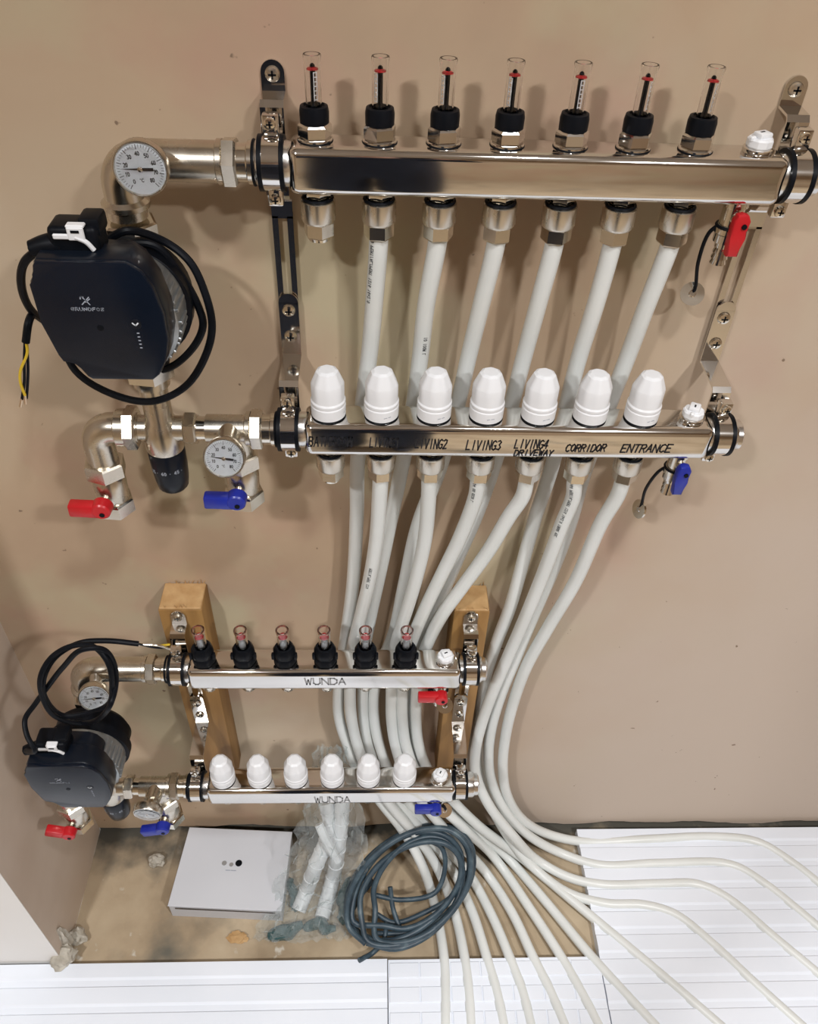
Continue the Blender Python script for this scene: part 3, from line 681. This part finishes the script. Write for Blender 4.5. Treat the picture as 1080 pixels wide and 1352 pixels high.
    g = G(); ribbons(g, [[(-.0020, .0012), (0, -.0009), (.0020, .0012)]], .0011, lambda a, b: f0+V((.0195+a, -.0004, -.0010+b)))
    obj('arrow_mark', g, 'dial_white', fp, 0)
    obj('push_button', G().lathe(f0+V((.0195, .0002, -.0010)), (0, -1, 0), [(.0044, 0), (.0042, .0003), (0, .00032)], 24), 'navy_plastic', fp)
    obj('pressed_dimple', G().lathe(f0+V((-.0075, .0002, -.0045)), (0, -1, 0), [(.0026, 0), (.0024, .0003), (0, .00032)], 18), 'black_rubber', fp)
    g = G()
    for k in range(5): ribbons(g, [[(0, 0), (.0010, 0)]], .0010, lambda a, b: f0+V((.0195+a, 0, -.0085-.0032*k+b)))
    obj('indicator_marks', g, 'print_grey', fp, 0)
    # plug with white clip
    pq = oc+V((-.018, .030, .054))
    g = G().box(pq, (.036, .026, .024), .004, 3); g.box(pq+V((.012, .002, .010)), (.016, .022, .014), .003, 2)
    g.tube([pq+V((-.012, -.004, -.004)), pq+V((-.024, -.006, -.005)), pq+V((-.034, -.008, -.007))], lambda t: .0095-.0035*t, 14)
    pg = obj('plug', g, 'black_rubber', T, 40)
    g = G().box(pq+V((.004, -.012, .0135)), (.013, .007, .0025), .0008, 1); g.box(pq+V((.004, -.0150, .0085)), (.012, .0025, .010), .0008, 1)
    g.box(pq+V((-.007, -.0145, .0060)), (.012, .0025, .004), .0008, 1); g.tube([pq+V((.003, -.0150, .006)), pq+V((.010, -.0150, .0025)), pq+V((.014, -.0140, -.004))], .0018, 8)
    obj('clip', g, 'white_plastic', pg)
    obj('clip_slot', G().box(pq+V((.004, -.0164, .0105)), (.006, .0005, .002)), 'black_rubber', pg, 0)
    PT = T
    # -- mixing valve
    T = thing('mixing_valve', 'nickel mixing valve with dark blue graduated knob under the %s pump' % size, 'valve', (ax, yR, zR-.078))
    o = V((ax, yR, zR)); dn = (0, 0, -1)
    g = G().lathe((ax, yR, zbot+.001), dn, [(.0165, 0), (.0165, .010), (.0130, .012), (.0130, zbot-zR-.012), (.0165, zbot-zR-.006), (.0182, zbot-zR+.004), (.0185, zbot-zR+.022), (.0178, zbot-zR+.024)], 32)
    g.cyl(o+V((-.021, 0, 0)), o+V((.024, 0, 0)), .0125)
    obj('body', g, 'nickel', T)
    obj('hex_nut', G().hexn(o+V((.022, 0, 0)), o+V((.034, 0, 0)), .0165, .3), 'nickel', T, 30)
    obj('sleeve', G().cyl(o+V((.033, 0, 0)), o+V((.044, 0, 0)), .0118), 'bright_nickel', T)
    kz = zR-.0245
    kb = obj('knob', G().lathe((ax, yR, kz), dn, [(.0170, 0), (.0180, .002), (.0176, .022), (.0165, .036), (.0150, .046), (.0125, .0490), (0, .0495)], 40, 0, lambda th, t: 1+.012*math.cos(20*th)*(1 if t > .024 else 0)), 'navy_plastic', T)
    g = G(); rr = .0181
    def kn(a, b): return V((ax+math.sin(a/rr)*rr, yR-math.cos(a/rr)*rr, kz-.0205+b))
    for tx, a0 in (('35', -.016), ('*', -.0095), ('60', -.0042), ('*', .0035), ('45', .0085), ('*', .0155)):
        ribbons(g, [[(a+a0, b) for a, b in s_] for s_ in text_strokes(tx, .0046 if len(tx) > 1 else .0015, .0036)], .0007, kn)
    obj('graduations', g, 'print_grey', kb, 0)
    # -- supply elbow with red valve
    ex = ax-.064
    T = thing('isolating_valve', 'nickel elbow and ball valve with red lever below the %s pump' % size, 'valve', (ex, yR, zR-.112))
    pts = [V((ax-.021, yR, zR)), V((ex+.018, yR, zR))]
    for k in range(1, 8): a = k/8*PI/2; pts.append(V((ex+.018-.018*math.sin(a), yR, zR-.018+.018*math.cos(a))))
    pts += [V((ex, yR, zR-.018)), V((ex, yR, zR-.044))]
    obj('elbow', polytube(G(), pts, .0148, 28), 'nickel', T, 50)
    g = G().hexn((ax-.022, yR, zR), (ax-.034, yR, zR), .0215, .15); g.lathe((ax-.033, yR, zR), (-1, 0, 0), [(.0185, 0), (.0185, .008), (.016, .0095)], 28)
    obj('union_nut', g, 'nickel', T, 30)
    ball_valve(T, ex, yR, zR-.041, 'red', .05 if n == 1 else .35)
    # -- return tee with blue valve
    tx_ = R['p']-.0945
    T = thing('pipe_tee', 'nickel tee with round thermometer beside the %s pump' % size, 'pipe tee', (tx_, yR, zR-.03))
    g = G().cyl((ax+.043, yR, zR), (x0r-.053, yR, zR), .0140, seg=28); g.cyl((tx_+.005, yR, zR), (tx_+.005, yR, zR-.030), .0140, seg=28)
    c0 = V((tx_, yR, zR)); gd = V((0, -1, .02)).normalized() if n == 1 else V((-.05, -1, .22)).normalized()
    g.cyl(c0, c0+gd*.026, .0125, .0105, 24)
    obj('body', g, 'nickel', T, 50)
    union_ring(T, x0r, yR, zR)
    gauge(T, c0+gd*.046, (0, -1, .40) if n == 1 else (-.05, -1, -.10), (0, 0, 1), .0192, c0+gd*.022, 3.0)
    T = thing('isolating_valve', 'nickel ball valve with blue lever under the tee of the %s pump' % size, 'valve', (tx_+.005, yR, zR-.094))
    ball_valve(T, tx_+.005, yR, zR-.028, 'blue', .03 if n == 1 else -.25, .066)
    return PT, pc, oc, pq
P1 = pump_group(F1, R1, 1, 'large upper', 'and loose bare cable ends')
P2 = pump_group(F2, R2, 2, 'lower', 'in the alcove corner')
def cable(T, pts, r, wires, sub=7):
    c = obj('power_cable', G().tube(pts, r, 10, sub), 'black_rubber', T)
    for (m, q) in wires: obj('wire', G().tube(q, .0013, 7, 6), m, c)
    return c
q = P1[3]+V((-.034, -.008, -.007))
cable(P1[0], [q, U(58, 324, -.135), U(33, 345, -.128), U(28, 375, -.115), U(40, 408, -.095), U(75, 440, -.060), U(100, 490, -.075), U(150, 521, -.095), U(200, 530, -.105), U(245, 510, -.108), U(272, 468, -.105), U(280, 430, -.098), U(270, 385, -.09), U(250, 345, -.082), U(215, 318, -.075), U(165, 305, -.09), U(130, 330, -.092), U(165, 322, -.088), U(205, 325, -.084), U(240, 365, -.082), U(262, 405, -.085), U(268, 430, -.09), U(250, 465, -.09), U(215, 488, -.088), U(150, 470, -.055), U(80, 440, -.055), U(45, 415, -.085), U(38, 425, -.10), U(34, 452, -.105)], .0033,
      [('yellow_wire', [U(34, 450, -.105), U(36, 465, -.106), U(27, 490, -.107), U(27, 505, -.107), U(33, 522, -.106)]), ('black_rubber', [U(33, 450, -.105), U(32, 480, -.106), U(32, 505, -.105), U(29, 527, -.105)]), ('black_rubber', [U(35, 450, -.104), U(37, 490, -.104), U(35, 526, -.104)]),
       ('copper', [U(29, 526, -.105), U(27, 537, -.105)]), ('copper', [U(33, 522, -.106), U(34, 533, -.106)])])
q = P2[3]+V((-.034, -.008, -.007))
cable(P2[0], [q, U(46, 990, -.20), U(36, 972, -.19), U(33, 950, -.175), U(46, 930, -.165), U(62, 908, -.16), U(84, 880, -.16), U(108, 858, -.16), U(135, 857, -.155), U(150, 875, -.155), U(153, 903, -.165), U(146, 930, -.185), U(110, 955, -.150), U(72, 945, -.17), U(56, 920, -.17), U(54, 892, -.165), U(68, 868, -.155), U(95, 853, -.15), U(122, 853, -.15), U(141, 872, -.16), U(148, 905, -.17), U(135, 935, -.155), U(85, 945, -.16), U(60, 922, -.165), U(58, 895, -.16), U(75, 866, -.15), U(105, 849, -.14), U(140, 846, -.135), U(183, 850, -.13)], .0031,
      [('yellow_wire', [U(182, 850, -.13), U(200, 853, -.128), U(224, 851, -.120)]), ('black_rubber', [U(182, 850, -.131), U(205, 855, -.129), U(222, 855, -.122)]), ('nickel', [U(182, 851, -.130), U(208, 852, -.130), U(224, 857, -.122)])])

# ================================================================== WHITE PIPES
PR = .0082
def pipe(label, start, way, prints=()):
    """start = port (x, y, z of the connector nut); way = list of (u, v, Y) at wall depth or (u, v, 'z', height) lying at a height"""
    x, y, z = start
    pts = [V((x, y, z+.012)), V((x, y, z-.004))]
    for w_ in way:
        pts.append(UZ(w_[0], w_[1], w_[3]) if w_[2] == 'z' else U(*w_))
    pts.append(pts[-1]+(pts[-1]-pts[-2]).normalized()*.32)      # runs on under the room
    T = thing('heating_pipe', label, 'pipe', pts[-1], 'white heating pipes')
    obj('tube', G().tube(pts, PR, 14, 7), 'white_pipe', T, 60)
    fr = path_frames(pts, 7); S = [0]
    for a, b_ in zip(fr, fr[1:]): S.append(S[-1]+(b_[0]-a[0]).length)
    for (txt, s0, side, hh) in prints:
        def on(a, b):
            sa = s0+a; i = 0
            while i < len(S)-2 and S[i+1] < sa: i += 1
            k = (sa-S[i])/max(S[i+1]-S[i], 1e-6); p = fr[i][0].lerp(fr[i+1][0], k); t = fr[i][1].lerp(fr[i+1][1], k).normalized()
            vw = (CAM0-p); vw = (vw-t*vw.dot(t)).normalized(); sd = t.cross(vw)
            th = side+b/PR; return p+(vw*math.cos(th)+sd*math.sin(th))*(PR+.0002)
        g = ribbons(G(), text_strokes(txt, len(txt)*hh*.78, hh, 0, 0), .00055, on)
        obj('printed_lettering', g, 'print_ink', T, 0)
    return T
CAM0 = V((0, -.71, 1.2))      # side of the tube on which the print faces the room
zf = F1['z']-BH/2-.040; zr = R1['z']-BH/2-.040
def A(i): return (F1['p']+.05*(i-1), F1['y'], zf)
def B(i): return (R1['p']+.05*(i-1), R1['y'], zr)
zz = 'z'; ZP = .0160
ORD = ['', 'first', 'second', 'third', 'fourth', 'fifth', 'sixth', 'seventh']
lA = 'white pipe from the %s port of the upper bar, running behind the room-name bar'
PRT = 'PERT/AL/PERT 1216'
pipe(lA % ORD[2], A(2), [(494, 400, -.040), (488, 465, -.034), (480, 525, -.030), (472, 612, -.028), (471, 680, -.028), (466, 770, -.030), (456, 845, -.032), (447, 914, -.034), (448, 948, -.034), (459, 984, -.036), (474, 1020, -.040), (505, 1062, -.052), (533, 1098, -.075), (556, 1140, -.108), (574, 1195, zz, .013), (586, 1262, zz, ZP), (588, 1310, zz, ZP), (588, 1358, zz, ZP)],
     [('5060 PERT/AL/PERT 1216 16x2.0', .006, .55, .0030)])
pipe('white pipe from the second port of the room-name bar, left of the LIVING2 pipe', B(2), [(501, 660, -.074), (497, 712, -.066), (488, 765, -.056), (477, 810, -.05), (466, 855, -.048), (462, 914, -.046), (464, 948, -.046), (472, 984, -.046), (487, 1022, -.050), (515, 1062, -.060), (545, 1098, -.078), (577, 1145, -.100), (599, 1200, zz, .013), (613, 1262, zz, ZP), (619, 1310, zz, ZP), (622, 1358, zz, ZP)],
     [(PRT, .16, .0, .003)])
pipe(lA % ORD[3], A(3), [(563, 400, -.040), (555, 470, -.032), (546, 535, -.028), (532, 610, -.026), (517, 682, -.026), (503, 750, -.028), (489, 815, -.028), (481, 860, -.028), (479, 914, -.028), (480, 948, -.028), (486, 984, -.030), (502, 1025, -.036), (528, 1062, -.050), (560, 1100, -.072), (597, 1148, zz, .018), (624, 1205, zz, .013), (642, 1262, zz, ZP), (656, 1310, zz, ZP), (666, 1358, zz, ZP)],
     [('10 100M L', .110, -.55, .003), ('PERT/AL/PERT 1216 16x2.0', .205, .25, .0030)])
pipe(lA % ORD[4], A(4), [(636, 400, -.040), (619, 470, -.032), (604, 535, -.028), (580, 620, -.026), (552, 692, -.026), (534, 770, -.026), (520, 835, -.026), (502, 880, -.024), (494, 914, -.026), (494, 948, -.028), (501, 984, -.030), (517, 1025, -.036), (545, 1066, -.050), (580, 1110, -.068), (620, 1155, zz, .018), (650, 1210, zz, .013), (672, 1262, zz, ZP), (690, 1310, zz, ZP), (702, 1358, zz, ZP)])
pipe('white pipe running down from the room-name port marked LIVING2', B(3), [(566, 655, -.074), (561, 712, -.066), (549, 765, -.058), (538, 802, -.054), (524, 845, -.050), (517, 880, -.048), (517, 914, -.046), (517, 948, -.046), (522, 984, -.046), (534, 1020, -.050), (560, 1062, -.062), (597, 1106, -.075), (640, 1150, zz, .016), (676, 1205, zz, .013), (703, 1262, zz, ZP), (727, 1310, zz, ZP), (747, 1358, zz, ZP)])
pipe('white pipe running down from the room-name port marked LIVING3', B(4), [(628, 655, -.074), (608, 708, -.066), (585, 755, -.058), (563, 800, -.054), (544, 845, -.050), (533, 880, -.048), (531, 914, -.046), (531, 948, -.046), (536, 984, -.046), (549, 1018, -.050), (578, 1060, -.060), (613, 1094, -.070), (655, 1135, zz, .020), (700, 1200, zz, .013), (740, 1262, zz, ZP), (770, 1315, zz, ZP), (792, 1358, zz, ZP)],
     [('04 00 0538 L', .014, .2, .003)])
pipe(lA % ORD[5], A(5), [(711, 400, -.040), (692, 470, -.032), (675, 535, -.028), (652, 615, -.026), (629, 680, -.030), (603, 740, -.030), (580, 795, -.030), (560, 845, -.030), (546, 885, -.030), (541, 914, -.030), (542, 948, -.028), (546, 984, -.030), (556, 1018, -.034), (584, 1055, -.042), (620, 1090, -.055), (668, 1130, zz, .016), (722, 1192, zz, .013), (780, 1262, zz, ZP), (828, 1315, zz, ZP), (868, 1358, zz, ZP)])
pipe('white pipe running down from the room-name port marked LIVING4', B(5), [(690, 655, -.076), (672, 682, -.072), (645, 727, -.066), (611, 774, -.062), (585, 810, -.060), (565, 848, -.054), (553, 885, -.048), (550, 914, -.046), (549, 948, -.042), (553, 984, -.042), (566, 1018, -.044), (596, 1055, -.052), (634, 1092, -.062), (688, 1132, zz, .022), (745, 1180, zz, .016), (800, 1226, zz, ZP), (880, 1293, zz, ZP), (955, 1358, zz, ZP)])
pipe(lA % ORD[6], A(6), [(787, 400, -.040), (765, 470, -.032), (748, 535, -.028), (728, 618, -.026), (707, 682, -.026), (691, 740, -.028), (674, 800, -.030), (655, 850, -.026), (641, 895, -.020), (634, 940, -.016), (631, 985, -.016), (634, 1020, -.020), (646, 1060, -.036), (672, 1106, -.056), (704, 1145, zz, .022), (748, 1178, zz, .016), (800, 1193, zz, ZP), (850, 1195, zz, ZP), (892, 1208, zz, ZP), (940, 1246, zz, ZP), (1000, 1302, zz, ZP), (1062, 1358, zz, ZP)])
pipe('white pipe running down from the room-name port marked CORRIDOR', B(6), [(757, 655, -.074), (742, 692, -.068), (719, 753, -.058), (694, 814, -.050), (672, 864, -.046), (650, 915, -.044), (636, 955, -.044), (628, 990, -.046), (628, 1022, -.050), (645, 1062, -.062), (676, 1102, -.070), (710, 1136, zz, .024), (750, 1158, zz, .016), (795, 1168, zz, ZP), (870, 1167, zz, ZP), (922, 1168, zz, ZP), (962, 1187, zz, ZP), (1020, 1236, zz, ZP), (1085, 1290, zz, ZP)],
     [('5060 PERT/AL/PERT 1216 16x2.0 10BAR 95C', .010, .1, .003)])
pipe(lA % ORD[7], A(7), [(855, 400, -.040), (829, 470, -.032), (804, 535, -.028), (772, 622, -.026), (753, 690, -.028), (730, 752, -.028), (703, 815, -.030), (681, 868, -.032), (663, 912, -.032), (650, 955, -.032), (645, 995, -.032), (648, 1028, -.036), (664, 1066, -.044), (694, 1100, -.046), (735, 1124, zz, .020), (790, 1142, zz, ZP), (870, 1140, zz, ZP), (965, 1142, zz, ZP), (1008, 1166, zz, ZP), (1085, 1228, zz, ZP)])
pipe('white pipe running down from the room-name port marked ENTRANCE', B(7), [(815, 655, -.074), (794, 690, -.068), (760, 767, -.056), (724, 828, -.046), (695, 880, -.040), (677, 930, -.036), (667, 975, -.034), (664, 1015, -.034), (669, 1048, -.036), (688, 1080, -.034), (720, 1100, -.028), (768, 1111, zz, .014), (860, 1108, zz, ZP), (940, 1105, zz, ZP), (1000, 1112, zz, ZP), (1044, 1138, zz, ZP), (1088, 1172, zz, ZP)])
# ================================================================== FLOOR THINGS
# white carton
bx = thing('cardboard_box', 'flat white cardboard carton with three tiny product pictures on the lid', 'box', (-.243, -.09, 0))
c0, c1, c2, c3 = (UZ(250, 1092, .045), UZ(386, 1098, .045), UZ(372, 1203, .045), UZ(221, 1196, .045))
cm = (c0+c1+c2+c3)/4
def shr(P, f): return [cm+(p-cm)*f for p in P]
low = [V((p.x, p.y, 0)) for p in shr([c0, c1, c2, c3], .985)]
obj('tray', G().prism(low, (0, 0, .0405), .0006, 1), 'cardboard', bx, 0)
obj('lid', G().prism([V((p.x, p.y, .0425)) for p in (c0, c1, c2, c3)], (0, 0, .0025), .0008, 1), 'cardboard', bx, 0)
lid = bx.children[-1]
fr_ = [V((p.x, p.y, .034)) for p in (c3, c2)]
ux = (c2-c3).normalized(); uy = V((-ux.y, ux.x, 0))
obj('slit_shade', G().prism([c3+V((0, 0, -.006))-uy*.0012+ux*.012, c2+V((0, 0, -.0075))-uy*.0012-ux*.012, c2+V((0, 0, -.0085))-uy*.0012-ux*.012, c3+V((0, 0, -.009))-uy*.0012+ux*.012], uy*.001), 'masonry', bx, 0, label='dark strip for the shaded slit under the lid')  # solid dark strip, shade of the slit under the lid put into its colour
pc_ = UZ(306, 1140, .0454)
g = G().lathe(pc_+ux*-.0130, (0, 0, 1), [(.0042, 0), (.0042, .0003)], 14); obj('product_picture', g, 'engraved_grey', lid, 0)
g = G().lathe(pc_+ux*-.0005-uy*.002, (0, 0, 1), [(.0036, 0), (.0036, .0003)], 14); obj('product_picture', g, 'engraved_grey', lid, 0)
g = G().lathe(pc_+ux*.0120+uy*.001, (0, 0, 1), [(.0058, 0), (.0058, .0003)], 16); obj('product_picture', g, 'black_rubber', lid, 0)
g = G(); ribbons(g, [[(-.008, 0), (-.001, 0)], [(.001, 0), (.009, 0)]], .0014, lambda a, b: pc_+ux*a+uy*(b-.012)); obj('caption_line', g, 'print_grey', lid, 0)
# coil of blue-grey cable
cc = UZ(541, 1168, .03)
coil = thing('cable_coil', 'loose coil of dark blue-grey cable lying over the white pipes', 'cable', (cc.x, cc.y, 0))
pts = []; turns = 6
def coil_at(u, v, lift=0.0):
    h = max(0.0, (1250-v)/165); return UZ(u, v,   .030+.125*h**1.45+lift)
for k in range(turns*12+1):
    a = -2.2+k*2*PI/12; n_ = int(k/12)
    f_ = [1.0, .97, .90, .74, .84, .99, 1.0][n_]+.035*math.sin(k*.83+n_)
    du, dv = [(0, 0), (3, -2), (-6, 2), (10, -4), (4, 6), (-2, 1), (0, 0)][n_]
    pts.append(coil_at(541+du+4*noise.noise(V((k*.45, n_*3.1, 0)))+f_*(80*math.cos(a)+12*math.sin(a)), 1170+dv+4*noise.noise(V((k*.4, n_*2.3, 5)))+f_*(-78*math.sin(a)-20*math.cos(a)), .005*n_+.004*math.sin(k*1.3)))
obj('loops', G().tube(pts, .0048, 10, 5), 'coil_blue', coil, 60)
for L_ in ([(496, 1182, .03), (530, 1188, .036), (575, 1178, .036), (588, 1140, .042), (582, 1118, .05), (560, 1108, .05)],
           [(496, 1206, .03), (520, 1218, .034), (560, 1205, .04), (600, 1180, .044), (615, 1150, .046)],
           [(494, 1232, .028), (530, 1232, .03), (570, 1222, .036), (605, 1190, .042)],
           [(515, 1171, .03), (519, 1200, .034), (529, 1228, .034)], [(510, 1215, .036), (507, 1240, .03), (492, 1258, .014), (474, 1268, .024)],
           [(470, 1175, .05), (478, 1160, .05), (490, 1163, .045), (478, 1180, .045), (466, 1200, .035)]):
    obj('loose_end', G().tube([UZ(p[0], p[1], max(p[2], coil_at(p[0], p[1]).z-.004) if p[1] < 1215 else p[2]) for p in L_], .0042, 9, 6), 'coil_blue', coil, 60)
# bag with two pale bend formers
def former(pts, label):
    t = thing('bend_former', label, 'pipe former', pts[-1], 'white bend formers in the bag')
    obj('channel', G().tube(pts, .0128, 12, 6), 'white_plastic', t, 50)
    fr = path_frames(pts, 6)
    for k in range(3, len(fr)-2, 3):
        p, tt, x, y = fr[k]; obj('rib', G().torus(p, tt, .0128, .0012, 18, 6), 'white_plastic', t)
former([U(430, 1058, -.050), U(436, 1085, -.070), U(431, 1110, -.088), U(418, 1140, -.110), UZ(405, 1175, .030), UZ(394, 1202, .016)], 'white plastic bend former nearest the carton inside the clear bag')
former([U(452, 1055, -.050), U(450, 1085, -.072), U(446, 1120, -.095), UZ(440, 1158, .034), UZ(431, 1190, .020), UZ(425, 1212, .016)], 'white plastic bend former nearest the cable coil inside the clear bag')
obj('cross_strap', G().tube([U(421, 1088, -.085), U(430, 1108, -.102), U(446, 1136, -.118)], .0075, 10), 'white_plastic', [o for o in C.objects if o.name.startswith('bend_former')][-1])
bg = thing('plastic_bag', 'crumpled clear plastic bag between the carton and the cable coil', 'bag', UZ(425, 1180, 0))
g = G(); nu, nv = 26, 46; grid = []
ctr = [U(436, 985, -.040), U(438, 1020, -.055), U(440, 1060, -.075), U(438, 1100, -.098), U(430, 1140, -.122), UZ(420, 1175, .050), UZ(412, 1205, .034), UZ(405, 1238, .006)]
cs = path_frames(ctr, 9); nv = len(cs)-1
for j in range(nv+1):
    p, t, x, y = cs[j]; f = j/nv; wdt = (.022+.052*min(1, f*1.5)) if f < .8 else .074*(1+.25*(f-.8)*5)
    side = V((1, 0, 0)); out = V((0, -.6, .8)); row = []
    for i in range(nu+1):
        a = (i/nu-.5)*2
        q = p+side*a*wdt+out*(.018*(1-a*a))+V((noise.noise(V((a*6+f*2, f*18, 2.3))), noise.noise(V((a*9, f*23, 7.1))), noise.noise(V((a*11, f*27, 4.4))))) * .013
        q.z = max(q.z, .003); row.append(g.bm.verts.new(q))
    grid.append(row)
for j in range(nv):
    for i in range(nu): g.bm.faces.new((grid[j][i], grid[j][i+1], grid[j+1][i+1], grid[j+1][i]))
obj('film', g, 'film', bg, 12)
for (u0, v0, u1, v1, r0) in ((356, 1238, 400, 1224, .013), (452, 1216, 462, 1160, .016), (402, 1222, 440, 1226, .010), (386, 1160, 392, 1200, .009)):
    a_, b_ = UZ(u0, v0, .010), UZ(u1, v1, .012); pts = [a_.lerp(b_, k/6)+V((random.uniform(-1, 1), random.uniform(-1, 1), random.uniform(0, .6)))*.005 for k in range(7)]
    obj('gathered_fold', G().tube(pts, lambda t: r0*(.35+.65*math.sin(PI*min(1, .1+t*.85))), 9, 3), 'teal_film', bg, 20)
# broken plaster at the alcove corner
def lump(name, c, size, label, cat, seed, m='rubble'):
    bm = bmesh.new(); bmesh.ops.create_icosphere(bm, subdivisions=3, radius=1)
    for v in bm.verts:
        d = v.co.normalized(); k = 1+.45*noise.noise(d*1.7+V((seed, 0, 0)))+.22*noise.noise(d*4.3+V((0, seed, 0)))
        v.co = V((d.x*size[0]*k, d.y*size[1]*k, d.z*size[2]*k))+V(c)
    for v in bm.verts: v.co.z = max(v.co.z, FLOORZ)
    return tag(obj(name, bm, m, None, 18), label, cat)
FLOORZ = FT
lump('plaster_chunk', UZ(82, 1262, .028), (.020, .019, .016), 'broken grey plaster chunk lying at the foot of the alcove corner', 'rubble', 3.3)
FLOORZ = .004
lump('plaster_chunk', UZ(99, 1236, .012)+V((.004, 0, 0)), (.015, .012, .018), 'smaller plaster crumb wedged against the return wall', 'rubble', 8.1)
lump('plaster_shard', UZ(87, 1232, .045)+V((-.002, -.008, 0)), (.011, .009, .040), 'upright splinter of broken plaster at the wall corner', 'rubble', 5.2)
FLOORZ = 0
lump('mortar_lump', UZ(206, 1137, .012), (.014, .010, .012), 'pale mortar lump on the floor beneath the lower blue lever', 'rubble', 1.2)
lump('wood_shaving', UZ(314, 1238, .004), (.016, .010, .004), 'flat tan wood chip in front of the carton', 'wood chip', 2.2, 'end_grain')

# ================================================================== THE PERSON TAKING THE PHOTOGRAPH (stands behind the camera, mirrored in the bars)
def person():
    vs = []; rad = []; es = []
    def add(p, r, par=None):
        vs.append(V(p)); rad.append(r if isinstance(r, tuple) else (r, r)); i = len(vs)-1
        if par is not None: es.append((par, i))
        return i
    X0, Y0 = -.125, -1.13
    pel = add((X0, Y0, .96), (.20, .13)); sp = add((X0, Y0-.005, 1.14), (.19, .12), pel); ch = add((X0, Y0, 1.33), (.195, .12), sp)
    sh = add((X0, Y0, 1.44), (.12, .085), ch); nk = add((X0, Y0+.015, 1.51), .055, sh)
    hd = add((X0, Y0+.035, 1.575), (.060, .070), nk); hm = add((X0, Y0+.035, 1.645), (.074, .092), hd); ht = add((X0, Y0+.025, 1.72), (.060, .075), hm); add((X0, Y0+.02, 1.755), .030, ht)
    pcen = CAM-fw*.016+DN*.050
    for s in (-1, 1):
        hip = add((X0+s*.095, Y0, .90), (.125, .12), pel); kn = add((X0+s*.105, Y0+.01, .50), (.112, .105), hip); an = add((X0+s*.105, Y0, .12), (.105, .10), kn)
        hl = add((X0+s*.105, Y0, .055), (.050, .055), an); add((X0+s*.115, Y0+.16, .036), (.045, .030), hl)
        so = add((X0+s*.165, Y0, 1.425), .072, sh); el = add((X0+s*.245, Y0+.10, 1.17), .056, so)
        edge = pcen+RT*(s*.040)
        wr = add(edge+V((s*.045, -.10, -.085)), .031, el); pm = add(edge+V((s*.030, -.040, -.030)), (.030, .022), wr)
        for k in range(4):       # fingers wrap the long edge of the phone
            b = edge+DN*(-.030+k*.019); a1 = add(b+RT*(s*.020)-fw*.022, .0092, pm); a2 = add(b+RT*(s*.016)+fw*(.004), .0086, a1); add(b+RT*(-s*(.004+.003*(k % 2)))+fw*.012, .0080, a2)
        t1 = add(edge-fw*.030+DN*.006+RT*(s*.008), .0105, pm); t2 = add(edge-fw*.020+RT*(-s*.010)-DN*.012, .0095, t1); add(edge-fw*.016+RT*(-s*.022)-DN*.022, .0085, t2)
    add((X0, Y0+.130, 1.625), .012, hm)
    me = bpy.data.meshes.new('body'); me.from_pydata([tuple(v) for v in vs], es, [])
    o = bpy.data.objects.new('body_source', me); C.objects.link(o)
    o.modifiers.new('skin', 'SKIN'); o.modifiers['skin'].use_smooth_shade = True
    o.modifiers.new('sub', 'SUBSURF').levels = 2
    for i, d in enumerate(me.skin_vertices[0].data): d.radius = rad[i]; d.use_root = (i == 0)
    dg = bpy.context.evaluated_depsgraph_get(); dg.update()
    m2 = bpy.data.meshes.new_from_object(o.evaluated_get(dg))
    bpy.data.objects.remove(o)
    p = bpy.data.objects.new('person', m2); C.objects.link(p)
    m2.materials.clear()
    for k in ('jacket', 'skin'): m2.materials.append(MATS[k])
    for f in m2.polygons:
        c = f.center; f.use_smooth = True
        f.material_index = 1 if (c.z > 1.50 or ((c-(pcen)).length < .105)) else 0
    tag(p, 'person in dark navy workwear holding up a phone, mirrored in the steel bars', 'person')
    bm = bmesh.new(); bmesh.ops.create_icosphere(bm, subdivisions=3, radius=1)
    for v in list(bm.verts):
        v.co = V((v.co.x*.084, v.co.y*.100, v.co.z*.088))+V((X0, Y0+.022, 1.680))
    bmesh.ops.delete(bm, geom=[v for v in bm.verts if v.co.z < 1.600 or (v.co.y > Y0+.040 and v.co.z < 1.655) or (v.co.y > Y0+.095 and v.co.z < 1.715)], context='VERTS')
    obj('hair', bm, 'hair', p)
    for s in (-1, 1):
        obj('eye', G().lathe(V((X0+s*.030, Y0+.112, 1.650)), (0, 1, 0), [(.010, 0), (.008, .006), (0, .009)], 14), 'dial_white', p)
        obj('ear', G().lathe(V((X0+s*.070, Y0+.03, 1.635)), (s, 0, 0), [(.012, 0), (.022, .006), (.016, .012), (0, .012)], 14), 'skin', p)
    obj('mouth', G().box((X0, Y0+.118, 1.590), (.040, .008, .009), .003, 2), 'red_plastic', p)
    R_ = Matrix((RT, DN, fw)).transposed()
    ph = thing('phone', 'dark phone held up by the person, mirrored in the steel bars', 'phone', pcen)
    obj('case', G().box(pcen, (.074, .152, .0085), .003, 3, R_), 'black_rubber', ph)
    obj('screen', G().box(pcen-fw*.0046, (.068, .144, .0006), 0, 1, R_), 'panel_navy', ph, 0)
    obj('lens', G().lathe(CAM-fw*.0125, fw, [(.006, 0), (.006, .0012), (.0045, .0014)], 18), 'clear_plastic', ph)
person()
